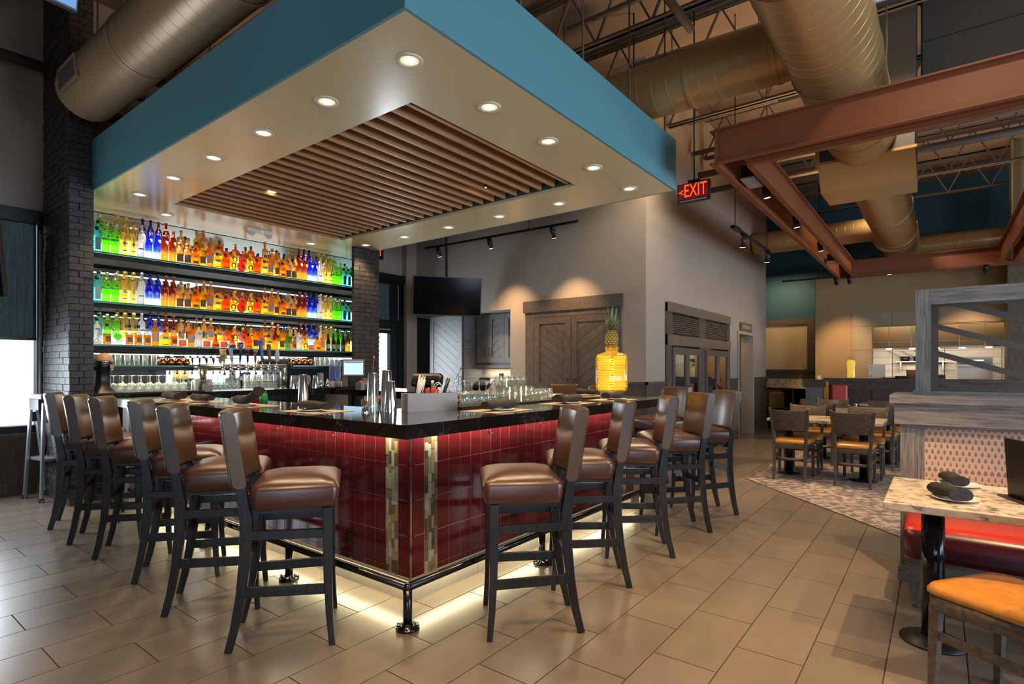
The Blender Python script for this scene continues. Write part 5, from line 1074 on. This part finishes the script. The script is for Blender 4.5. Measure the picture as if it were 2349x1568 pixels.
jg = tag(M().lathe([(.024,0),(.024,.02),(.008,.045),(.016,.075),(.014,.075)],14,cap=False).build('jigger', CHROME, loc=(2.24,2.90,CT)), 'small steel jigger beside the measuring jug', 'jigger')
for i, (col, x, h, nm) in enumerate((((.55,.015,.03), 0, .125, 'red'),((.03,.38,.10), .012, .095, 'green'))):
    tag(M().lathe([(.034,0),(.036,.006),(.030,h*.7),(.020,h*.8),(.024,h)],16,cap=False).build('garnish_pot', P(nm+'_pot', col, .35), loc=(2.48+x*1.5,4.72-.10*i,CT)), '%s plastic bar pourer on the left bar side' % nm, 'pourer')
tr_ = tag(M().prism([(-.2,0),(.2,0),(.2,.02),(-.2,.06)], (2.5,5.0,CT), (0,1,0), (0,0,1), (.12,0,0)).build('paper_stack', PAPER), 'white folded paper card beside the folded napkin on the bar', 'paper')
# clean glasses on the service mat
def lin(n, a, b): return [(a[0]+(b[0]-a[0])*i/(n-1), a[1]+(b[1]-a[1])*i/(n-1)) for i in range(n)]
tag(M().prism([(0,0),(1.42,.04),(1.42,.36),(0,.36)], (2.88,2.66,CT+.0005), (1,0,0), (0,1,0), (0,0,.012)).build('bar_mat', RUBBER), 'long black rubber mat under the clean glasses on the bar', 'mat')
GZ = CT+.013
rowof(wine,'wine_glass','glass',lin(6,(2.98,2.80),(3.42,2.82))+lin(6,(3.0,2.90),(3.46,2.92)),'upturned wine glass on the bar mat right of the caddy, %s, front row first','wine glasses on the bar mat',GZ)
rowof(pint,'tall_glass','glass',lin(6,(3.50,2.79),(3.92,2.81))+lin(6,(3.52,2.89),(3.96,2.91)),'upturned tall glass on the bar mat, lower layer, %s, front row first','tall glasses on the bar mat',GZ)
rowof(tumbler,'tall_glass','glass',lin(5,(3.52,2.84),(3.86,2.86)),'upturned glass stacked on the tall glasses, %s from the left','upper glasses on the bar mat',GZ+.122)
rowof(tumbler,'short_glass','glass',lin(4,(4.00,2.82),(4.25,2.84))+lin(4,(4.02,2.91),(4.27,2.93)),'upturned short glass at the right end of the bar mat, %s, front row first','short glasses on the bar mat',GZ)
for i in range(2): tag(inst('copper_mug', mug, None, (2.93,2.78+.095*i,GZ)), 'upturned copper mug at the left end of the bar mat, %s one' % ('front','rear')[i], 'mug')
tag(M().box(-.10,.10,-.015,.015,0,.012).build('cutlery_roll', BLACKP, loc=(4.33,2.83,CT+.001), rz=.3), 'black-handled bar knife lying right of the glasses', 'knife'); tag(napkin(.20,.018,0,3).build('bar_towel', PAPER, loc=(4.45,3.0-.05,CT+.001), rz=.2), 'white rolled bar towel beyond the glasses', 'towel')
# ------------------------------------------------------------------ pantry cabinets
def door(parent, w_, h, chev, mat, knob_side=1, rail=.085, lower=None):
    """door in local x(0..w) z(0..h), front towards -y"""
    d = M().box(0,rail,-.022,0,0,h).box(w_-rail,w_,-.022,0,0,h).box(rail,w_-rail,-.022,0,h-rail,h).box(rail,w_-rail,-.022,0,0,rail)
    if lower: d.box(rail,w_-rail,-.022,0,lower,lower+rail)
    o = d.build('door', mat, parent)
    secs = [(rail,h-rail)] if not lower else [(rail,lower),(lower+rail,h-rail)]
    sl_ = math.tan(math.radians(chev)); 
    for z0, z1 in secs:
        k = -12; pitch = .115/math.cos(math.radians(chev))
        while k*pitch < h+w_*2:
            a = z0+k*pitch
            pl = clip([(0,a+.0025),(w_,a+.0025+w_*sl_),(w_,a+pitch-.0025+w_*sl_),(0,a+pitch-.0025)], (rail+.001,w_-rail-.001,z0+.001,z1-.001))
            if pl and len(pl) > 2: M().prism(pl, (0,-.010,0), (1,0,0), (0,0,1), (0,.008,0)).build('plank', mat, o)
            k += 1
    x = w_-.045 if knob_side > 0 else .045; zz = (lower+.02) if lower else .12
    M().tube([(x,-.022,zz),(x,-.05,zz),(x,-.05,zz+.14),(x,-.022,zz+.14)],.006,6).build('handle', BLACKM, o); return o
def holder(parent, loc, rz):
    e = bpy.data.objects.new('unit', None); return e
def cab_door(name, label, loc, rz, doors, mat, frame=None):
    t = thing(name, label, 'cabinet', loc, rz); x = 0
    for w_, h, ch, ks, lo in doors:
        d = door(t, w_-.006, h, ch, mat, ks, lower=lo); d.location.x = x; x += w_
    if frame: frame.build('carcass', mat, t)
    return t
# facing -X: local x runs towards -Y  (rz = -90 deg)
cab_door('tall_cabinet', 'tall weathered oak cabinet with chevron door left of the serving niche', (7.05,7.26,.0), R90, [(.78,2.28,-34,1,1.06)], OAKG, M().box(-.03,.80,.002,.55,0,2.30))
cab_door('wall_cabinet', 'row of weathered oak wall cabinets with chevron doors over the niche', (7.36,6.42,1.46), R90, [(.26,.82,34,1,None),(.36,.82,34,-1,None),(.36,.82,-34,1,None)], OAKG, M().box(-.02,.99,.002,.25,-.05,.84).box(-.03,1.0,-.03,.25,-.09,-.05))
nc = thing('niche_counter', 'dark oak counter in the serving niche', 'counter', (7.1,5.45,0)); B(.05,.52,.01,.98,0,.94).build('base', OAK, nc); B(.02,.52,.0,.98,.94,.98).build('top', OAKY, nc)
struct(B(7.60,7.62,5.44,6.46,.98,1.38).build('trim_9', P('niche_splash', (.50,.43,.34), .6)))
area('niche_light', (7.45,5.95,1.36), (0,0,-1), .1, .8, 4, (1,.88,.7))
for i, y in enumerate((6.27,5.75)):
    t = thing('register', 'dark register screen lying tilted in the serving niche, %s one' % ('left','right')[i], 'register', (7.25,y,.98), R90)
    M().prism([(-.02,.02),(.22,.20),(.22,.22),(-.02,.04)], (-.18,0,0), (0,1,0), (0,0,1), (.36,0,0)).build('screen', SCREEN, t); B(-.12,.12,.05,.22,0,.16).build('base', GREYP, t)
tag(B(7.56,7.60,6.02,6.10,1.12,1.28).build('card_reader', BLACKP, bevel=.01), 'small black card reader on the niche wall', 'card reader')
pc = thing('pantry_cabinet', 'big built-in dark oak double-door pantry cabinet with header board', 'cabinet', (7.025,5.12,0), R90)
M().box(0,.155,-.02,.0,0,2.22).box(1.50,1.63,-.02,.0,0,2.22).box(.155,1.50,-.02,0,2.14,2.22).box(.155,1.50,0,.004,0,2.14).build('frame', OAK, pc); M().box(-.03,1.665,-.045,.0,2.22,2.395).build('header', OAKY, pc)
for i, (x, ch, ks) in enumerate(((.16,-33,1),(.83,33,-1))):
    d = door(pc, .662, 2.12, ch, OAK, ks, rail=.10, lower=1.02); d.location = (x,0,.015); M().sphere((.61 if ks > 0 else .05,-.03,1.19),.012,8,6).build('lock_knob', BLACKM, d)
# wine fridges
wf = thing('wine_fridge_wall', 'dark oak built-in surround with two glass-door wine fridges and grilles', 'wine fridge', (7.68,3.12,0))
M().box(0,.16,-.03,.0,0,2.31).box(1.37,1.61,-.03,0,0,2.31).box(2.88,3.0,-.03,0,0,2.31).build('stile', OAK, wf); M().box(0,3.0,-.045,0,2.18,2.32).box(0,3.0,-.045,0,1.70,1.85).build('rail', P('warm_oak', (.13,.10,.07), .45, c2=(.20,.155,.11), scale=6, stretch=(1.2,14,14)), wf)
for x0, x1 in ((.16,1.37),(1.61,2.88)):
    gp = M().box(x0,x1,-.004,.0,1.85,2.18).build('grille_back', BLACKP, wf)
    for k in range(9): B(x0+.05,x1-.05,-.02,-.004,1.885+k*.03,1.885+k*.03+.017).build('grille_slat', BROWNOAK, wf)
    B(x0,x0+.05,-.024,0,1.85,2.18).build('grille_side', BROWNOAK, wf); B(x1-.05,x1,-.024,0,1.85,2.18).build('grille_side', BROWNOAK, wf)
    mid = (x0+x1)/2
    for a, b, hs in ((x0+.02,mid-.004,1),(mid+.004,x1-.02,-1)):
        d = M().box(a,a+.07,-.05,-.01,.1,1.67).box(b-.07,b,-.05,-.01,.1,1.67).box(a+.07,b-.07,-.05,-.01,1.57,1.67).box(a+.07,b-.07,-.05,-.01,.1,.24).build('fridge_door', P('fridge_frame', (.10,.09,.085), .4), wf)
        B(a+.07,b-.07,-.032,-.028,.24,1.57).build('pane', glassy('tinted_pane', (.55,.55,.55), .0, ior=1.9), d)
        hx = b-.02 if hs > 0 else a+.02
        M().tube([(hx,-.05,.62),(hx,-.10,.66),(hx,-.125,.80),(hx,-.12,.92),(hx,-.08,1.04),(hx,-.05,1.08)],.016,8).build('handle', BLACKM, d)
    M().box(x0,x1,.45,.5,.05,1.7).box(x0,x0+.02,0,.45,.05,1.7).box(x1-.02,x1,0,.45,.05,1.7).build('cavity', BLACKP, wf)
    for k in range(9): B(x0+.03,x1-.03,.03,.40,.3+k*.145,.325+k*.145).build('shelf_slat', WALNUT, wf)
    area('fridge_light', (7.68+mid, 3.35, 1.62), (0,0,-1), 1.0, .2, 2.5, (1,.7,.4))
rsn = thing('restroom_sign', 'small bronze restrooms sign above the doorway', 'sign', (11.86,3.115,2.19))
B(-.42,.42,-.012,.0,-.09,.09).build('plate', P('bronze_plate', (.30,.22,.12), .4, metal=.5), rsn); B(-.36,.36,-.016,-.012,-.065,.065).build('inset', P('sign_inset', (.16,.12,.08), .5), rsn)
text('lettering', 'RESTROOMS', .105, P('sign_letters', (.62,.56,.48), .4), (0,-.018,0), (1,0,0), (0,0,1), rsn, sx=1.0)
# ------------------------------------------------------------------ step ladder
ld = thing('step_ladder', 'folded aluminium step ladder with black top leaning at the left brick pillar', 'ladder', (1.60,7.40,0), rz=PI/2+.15)
for sx in (-1,1):
    a = M().bar((sx*.21,-.13,.0),(sx*.14,.0,1.06),.026,.05,(sx*1,0,.2)).build('front_rail', ALU, ld); B(sx*.21-.02,sx*.21+.02,-.155,-.105,0,.05).build('foot', RUBBER, a)
    a = M().bar((sx*.19,.07,.0),(sx*.138,.03,1.0),.022,.035,(sx*1,0,.2)).build('rear_rail', ALU, ld); B(sx*.19-.016,sx*.19+.016,.05,.09,0,.04).build('foot', RUBBER, a)
    M().box(sx*.168-.03,sx*.168+.03,-.075,.03,.80,.90).build('hinge', BLACKP, ld)
M().bar((-.185,-.075,.42),(.185,-.075,.42),.22,.025).build('step', ALU, ld)
pt = M().prism([(-.16,0),(.16,0),(.14,.36),(-.14,.36)], (0,-.135,.52), (1,0,0), (0,.20,1), (0,.015,0)).build('platform', ALU, ld)
rg_ = M()
for k in range(14): rg_.box(-.14,.14,-.142+.2*(.02+k*.024),-.136+.2*(.02+k*.024),.54+k*.024,.55+k*.024)
tag(rg_.build('platform_ribs', GREYP, pt), kind='stuff')
M().box(-.155,.155,-.04,.06,1.04,1.09).build('top_cap', GREYP, ld, bevel=.01); B(-.10,.10,-.01,.06,.93,1.04).build('tray', BLACKP, ld)
# ------------------------------------------------------------------ booth divider, banquette, near table
PX = 4.36
bd = thing('booth_divider', 'weathered oak booth divider half wall with pattern panel and open lattice screen', 'divider', (PX,.2,0))
B(.04,.48,-3.4,-.0,0,1.07).build('core', OAKG, bd); 
B(0,.04,-.085,.0,.0,1.07).build('stile', OAKGV, bd); B(0,.04,-3.4,-.085,.98,1.07).build('rail', OAKG, bd); B(.012,.04,-.125,-.085,.0,.98).build('stile', OAKGV, bd)
B(-.03,.52,-3.4,.03,1.00,1.135).build('cap_fascia', OAKG, bd); B(-.06,.56,-3.4,.055,1.135,1.184).build('cap_top', OAKG, bd)
B(.03,.04,-3.4,-.125,.30,.985).build('pattern_panel', PATTERN, bd); B(-.02,.5,-3.4,.012,0,.09).build('baseboard', OAKG, bd)
SXX = .17
B(SXX,SXX+.10,-.155,-.075,1.20,1.87).build('screen_post', OAKGV, bd); B(SXX,SXX+.10,-3.4,-.155,1.77,1.87).build('screen_rail', OAKG, bd); B(SXX-.04,SXX+.14,-3.4,-.06,1.184,1.205).build('screen_sill', OAKG, bd)
LATT = P('lattice_metal', (.075,.062,.055), .4, metal=.3)
ly = SXX+.045
def slat(poly): M().prism(poly, (ly,-.155,1.205), (0,-1,0), (0,0,1), (.012,0,0)).build('lattice_bar', LATT, bd)
slat([(0,0),(.040,0),(.040,.585),(0,.585)]); slat([(.040,.55),(3.2,.55),(3.2,.585),(.040,.585)]); slat([(.040,0),(3.2,0),(3.2,.022),(.040,.022)])
for k in range(-7, 22):
    zk = .575-.175*k
    pl = clip([(-.1,zk+.049),(3.3,zk+.049-3.4*.35),(3.3,zk+.087-3.4*.35),(-.1,zk+.087)], (.040,3.2,.022,.55))
    if pl and len(pl) > 2: slat(pl)
bq = thing('banquette', 'bench seat with bright red top and burgundy front along the booth divider', 'bench', (3.80,.16,0))
ys = [0,-.02,-.06,-.12,-1.2,-2.4,-3.2]; 
def bring(y, k):
    pr = [(.02*k+.0,.30),(0+.01*k,.33),(.005,.42),(.03,.455),(.09,.472),(.54,.472),(.54,.285),(.04,.285)]
    return [(x+(.03*k if x < .1 else 0), y, .285+(z-.285)*(1-.10*k)) for x, z in pr]
sbm = M().loft([bring(y, k) for y, k in zip(ys, (1,.45,.12,0,0,0,0))])
sb_ = sbm.build('seat', BURGV, bq); sb_.data.materials.append(REDV)
for p in sb_.data.polygons:
    if p.normal.z > .35 or (p.center.z > .44): p.material_index = 1
B(.08,.54,-3.2,-.01,.15,.285).build('apron', OAKG, bq)
for yy in (-.06,-1.5): M().loft([[(x,y,z) for x, y in ((.08+d,yy-.04+d*.3),(.15-d,yy-.04+d*.3),(.15-d,yy+.04-d*.3),(.08+d,yy+.04-d*.3))] for z, d in ((.02,.018),(.15,0))], False).cyl((.115,yy,0),(.115,yy,.02),.015,n=8).build('leg', OAKGV, bq)
def ped_table(name, label, loc, wx, wy, h, cols, rz=0):
    t = thing(name, label, 'table', loc, rz); B(-wx/2,wx/2,-wy/2,wy/2,h-.035,h).build('tabletop', QUARTZ, t, bevel=.004)
    for cx, cyy in cols:
        M().cyl((cx,cyy,.02),(cx,cyy,h-.035),.048,n=20).build('column', P('table_column', (.012,.012,.014), .12, metal=.4), t)
        M().lathe([(.14,0),(.14,.008),(.07,.02),(.05,.03)],24,(cx,cyy,0)).build('base_plate', BLACKM, t); M().box(cx-.17,cx+.17,cyy-.17,cyy+.17,h-.045,h-.035).build('top_plate', BLACKM, t)
    return t
ped_table('booth_table', 'speckled pale quartz table by the red bench at the right edge', (3.34,-.52,0), .72, 1.44, .76, ((.12,.545),(.12,-.5)))
for i, (x, y, w_) in enumerate(((3.585,-.05,'farther one on the quartz booth table'),(3.19,-.03,'nearer one on the quartz booth table'))):
    setting(i+20, x, y, .76, (.35,.55)[i], w_, nl=.17, nr=.030, mat=False, nm=NAPK2)
mh = thing('menu_holder', 'dark upright menu stand on the quartz booth table at the right edge', 'menu stand', (3.36,-.29,.7605), rz=.4); M().prism([(-.10,0),(.10,0),(.10,.27),(-.10,.27)], (0,-.02,0), (1,0,0), (0,.06,1), (0,.018,0)).box(-.10,.10,-.05,.04,0,.008).build('stand', P('menu_bronze', (.05,.04,.033), .35, metal=.4), mh)
# ------------------------------------------------------------------ dining chairs and tables
ch = thing('dining_chair', 'chair', 'chair')
def drr(wb, wf, d, r=.05):
    p = rr(1,1,.12,4); return [(x*(wb+(wf-wb)*(y+.5)), y*d+ .02*max(0,y)*(1-4*x*x)) for x, y in p]
M().stack([(drr(.37,.43,.41),.435,0,0),(drr(.385,.445,.425),.442,0,0),(drr(.385,.445,.425),.455,0,0),(drr(.36,.42,.40),.475,0,0),(drr(.28,.33,.31),.487,0,0),(drr(.14,.16,.15),.492,0,0)]).build('seat', TANV, ch)
M().stack([(drr(.36,.42,.40),.375,0,0),(drr(.37,.43,.41),.38,0,0),(drr(.37,.43,.41),.435,0,0)]).build('seat_frame', CHAIRW, ch)
for s_ in (-1,1):
    M().sweep([(s_*.172,-.245,0),(s_*.170,-.205,.22),(s_*.172,-.192,.42),(s_*.182,-.200,.58),(s_*.198,-.232,.74),(s_*.212,-.275,.87)],(1,0,0),[.028,.034,.036,.034,.032,.026],[.034,.042,.046,.042,.034,.026]).build('leg', CHAIRW, ch, bevel=.004)
    M().sweep([(s_*.195,.185,0),(s_*.192,.178,.20),(s_*.188,.172,.40)],(1,0,0),[.026,.034,.040],[.026,.034,.040]).build('leg', CHAIRW, ch, bevel=.004)
    M().bar((s_*.172,-.20,.27),(s_*.19,.175,.27),.018,.035).build('stretcher', CHAIRW, ch, bevel=.003)
bm = []
for k in range(9):
    u = -1+2*k/8; c = -.035*(1-u*u); bm.append([(u*.196, -.205+c, .60), (u*.196, -.187+c, .60), (u*.213, -.255+c, .855-.010*(1-u*u)), (u*.213, -.273+c, .855-.010*(1-u*u))])
M().loft(bm).build('backrest', CHAIRW, ch, bevel=.004)
M().loft([[(u*.17,-.20-.02*(1-u*u),.235),(u*.17,-.182-.02*(1-u*u),.235),(u*.17,-.182-.02*(1-u*u),.268),(u*.17,-.20-.02*(1-u*u),.268)] for u in (-1,-.5,0,.5,1)]).build('stretcher', CHAIRW, ch)
chairs = [(2.90,-.24,55,'dark wood chair with tan seat cut by the bottom right corner'),
 (7.60,1.44,0,'dining chair with its back to the camera, left one at the nearest dining table'),(7.58,.79,2,'dining chair with its back to the camera, right one at the nearest dining table'),
 (8.20,1.42,180,'dining chair facing the camera, left one at the nearest dining table'),(8.22,.74,178,'dining chair facing the camera, right one at the nearest dining table'),
 (9.10,1.36,0,'dark-backed dining chair, left one on the near side of the second table'),(9.10,.66,0,'dark-backed dining chair, right one on the near side of the second table'),
 (10.0,1.36,180,'dining chair facing the camera, left one on the far side of the second table'),(10.0,.66,180,'dining chair facing the camera, right one on the far side of the second table')]
for i, (x, y, a, lab) in enumerate(chairs):
    o = ch if i == 0 else dup(ch)
    o.location = (x,y,0 if i == 0 else .007); o.rotation_euler = (0,0,math.radians(a)-PI/2); tag(o, lab, group='tan-seated dining chairs')
ped_table('dining_table', 'speckled quartz dining table nearest the walkway on the carpet', (7.93,1.12,.007), .80, 1.22, .725, ((-.05,.42),(-.05,-.40)))
ped_table('dining_table', 'second speckled quartz dining table behind the nearest one', (9.55,1.0,.007), .76, 1.22, .745, ((0,.4),(0,-.4)))
ped_table('dining_table', 'third dining table with menus in front of the low wood wall', (11.6,.55,.007), .7, 1.1, .745, ((0,.3),(0,-.3)))
for i, (x, y, z, w_) in enumerate(((8.05,1.08,.7325,'nearest dining table'),(9.6,.98,.7525,'second dining table'))):
    s_ = thing('pepper_shaker', 'glass pepper shaker with steel lid on the '+w_, 'shaker', (x,y,z)); M().lathe([(.022,0),(.024,.004),(.020,.07)],12,cap=False).build('glass', CLEAR, s_); M().lathe([(.021,.07),(.021,.085),(.012,.095),(.001,.097)],12,cap=False).build('lid', CHROME, s_); M().lathe([(.018,.003),(.018,.05),(.001,.05)],10).build('pepper', GREYP, s_)
for i, (y, c) in enumerate(((.42,LBRN),(.33,WHITEP))):
    s_ = thing('shaker', '%s shaker on the third dining table' % ('brown','white')[i], 'shaker', (11.45,y,.7525)); M().lathe([(.02,0),(.024,.03),(.014,.06),(.014,.07)],12,cap=False).build('body', c, s_); M().sphere((0,0,.08),.014,10,6).build('lid', CHROME, s_)
for i, (x, y) in enumerate(((11.5,.72),(11.75,.70))): tag(B(-.12,.12,-.16,.16,0,.012).build('menu', LDRK, loc=(x,y,.7525+.0), rz=.15*i), 'dark closed menu on the third dining table, %s one' % ('front','rear')[i], 'menu')
for i, (x, y, z, w_) in enumerate(((7.75,1.50,.732,'left on the nearest dining table'),(7.70,.80,.732,'right on the nearest dining table'),(9.5,1.40,.752,'left on the second dining table'))):
    setting(i+30, x, y, z, 0, w_, nl=.17, mat=False, nm=NAPK2)
# low wall before the kitchen
lw = thing('low_wall', 'dark oak panelled low wall with cap in front of the kitchen', 'low wall', (13.0,0,0))
B(0,.2,-4.0,1.80,0,1.10).build('core', OAK, lw); B(-.05,.28,-4.0,1.90,1.10,1.165).build('cap', OAKY, lw); B(-.025,0,-4.0,1.80,.94,1.10).build('top_rail', OAKY, lw)
for k in range(6): B(-.02,0,1.80-.07-k*.75,1.80-k*.75,.1,.94).build('stile', OAK, lw)
B(-.02,0,-4.0,1.8,0,.1).build('base_rail', OAK, lw)
po = thing('low_wall_post', 'square dark oak post with cap at the left end of the low wall', 'post', (12.8,2.02,0)); B(-.11,.11,-.15,.15,0,.98).build('shaft', OAKGV, po); B(-.13,.16,-.18,.18,.98,1.10).build('collar', OAK, po); B(-.15,.18,-.20,.20,1.10,1.135).build('cap', OAK, po)
tag(B(-.05,.0,-.28,.0,-.255,.30).build('red_cushion', REDV, loc=(12.74,1.72,.74), bevel=.03), 'bright red vinyl booth back against the low wood wall', 'booth seat')
bpy.data.objects['red_cushion'].rotation_euler = (0, .06, .25)
bs = thing('booth_bench', 'dark booth bench below the red seat back', 'bench', (12.7,1.55,0)); B(-.45,.05,-.25,.15,0,.42).build('base', OAK, bs); B(-.45,.05,-.25,.15,.42,.48).build('seat', REDV, bs)
ij = thing('infusion_jar', 'tall glass jar of yellow citrus slices on the low wall by the kitchen', 'jar', (13.1,1.42,1.166)); M().stack([(rr(.17,.17,.03),0,0,0),(rr(.17,.17,.03),.03,0,0),(rr(.15,.15,.03),.15,0,0),(rr(.19,.19,.03),.36,0,0),(rr(.10,.10,.03),.39,0,0),(rr(.12,.12,.03),.43,0,0)]).build('glass', CLEAR, ij)
M().stack([(rr(.13,.13,.03),.01,0,0),(rr(.12,.12,.03),.15,0,0),(rr(.15,.15,.03),.34,0,0),(rr(.08,.08,.03),.37,0,0)]).build('citrus', PINE, ij)
sh_ = thing('notice_stand', 'white printed notice in an acrylic stand on the low wall', 'notice', (13.1,.98,1.166), R90); M().prism([(-.14,0),(.14,0),(.14,.27),(-.14,.27)], (0,0,0), (1,0,0), (0,.08,1), (0,.006,0)).build('sheet', PAPER, sh_); M().box(-.10,-.08,-.004+.02,.018,.20,.215).box(-.10,-.08,-.006,.0,.04,.055).build('marks', INK, sh_)
wb2 = thing('wicker_basket', 'brown wicker basket on the low wall by the kitchen', 'basket', (13.1,.28,1.166)); M().stack([(rr(.2,.42,.03),0,0,0),(rr(.22,.46,.03),.17,0,0)]).build('body', P('wicker', (.16,.075,.025), .7, c2=(.30,.16,.06), scale=12, stretch=(1,1,5), bump=.6), wb2); B(-.115,-.105,-.12,.06,.10,.14).build('tag', PAPER, wb2)
for i, (y, nm) in enumerate(((.76,'dark flat tray on the low wall beside the notice'),(.56,'stack of dark trays on the low wall beside the basket'))): tag(B(-.1,.1,-.12,.12,0,.02+.03*i).build('tray', BLACKP, loc=(13.1,y,1.166)), nm, 'tray')
# service station in the bay beside the kitchen
sv = thing('service_station', 'dark service station counter with stone splash in the far bay', 'counter', (15.0,2.9,0)); B(-.25,.5,-.75,1.0,.88,.915).build('top', QUARTZ, sv); B(.44,.5,-.6,1.0,.915,1.10).build('splash', QUARTZ, sv)
for yy in (-.75,-.1,.55,.98): B(-.2,.5,yy,yy+.03,0,.88).build('side', OAK, sv)
B(.47,.5,-.75,1.0,0,.88).build('back', BLACKP, sv); B(-.2,.47,-.75,1.0,.38,.41).build('shelf_board', OAK, sv); B(.44,.5,-.75,1.0,1.10,1.28).build('rail', BROWNOAK, sv); B(.42,.5,-.75,1.0,1.28,1.34).build('ledge', BROWNOAK, sv)
CARD = P('cardboard', (.36,.23,.11), .75)
for i, (x, y, w_, h) in enumerate(((14.85,3.22,.36,.42),(14.95,2.45,.40,.22))): tag(B(-.15,.15,-w_/2,w_/2,0,h).build('carton', CARD, loc=(x,y,.4105), bevel=.004), ('upright tan carton on the shelf of the service station','low brown box of menus on the shelf of the service station')[i], 'box')
hs = thing('high_chair_bin', 'tan box on a dark rack beside the wine wall end', 'box', (14.0,3.0,0)); B(-.18,.18,-.12,.12,.45,.80).build('carton', CARD, hs); M().box(-.2,-.17,-.14,.14,0,.45).box(.17,.2,-.14,.14,0,.45).box(-.2,.2,-.14,.14,.42,.45).build('rack', BLACKM, hs)
tag(B(-.02,.02,-.04,.04,0,.10).build('switch_plate', WHITEP, loc=(14.28,2.17,1.10)), 'small white switch plate on the wall at the low wall post', 'switch')
# steel column and wood cladding at the right
cl = thing('support_column', 'tall tan steel column clad in dark oak below, right of the kitchen opening', 'column', (13.75,-1.28,0)); M().box(-.2,.2,-.24,-.22,3.3,CZ).box(-.02,.02,-.22,.22,3.3,CZ).box(-.2,.2,.22,.24,3.3,CZ).build('steel', P('column_tan', (.26,.19,.10), .5), cl); B(-.28,.28,-.9,.30,0,3.3).build('cladding', BROWNOAK, cl)
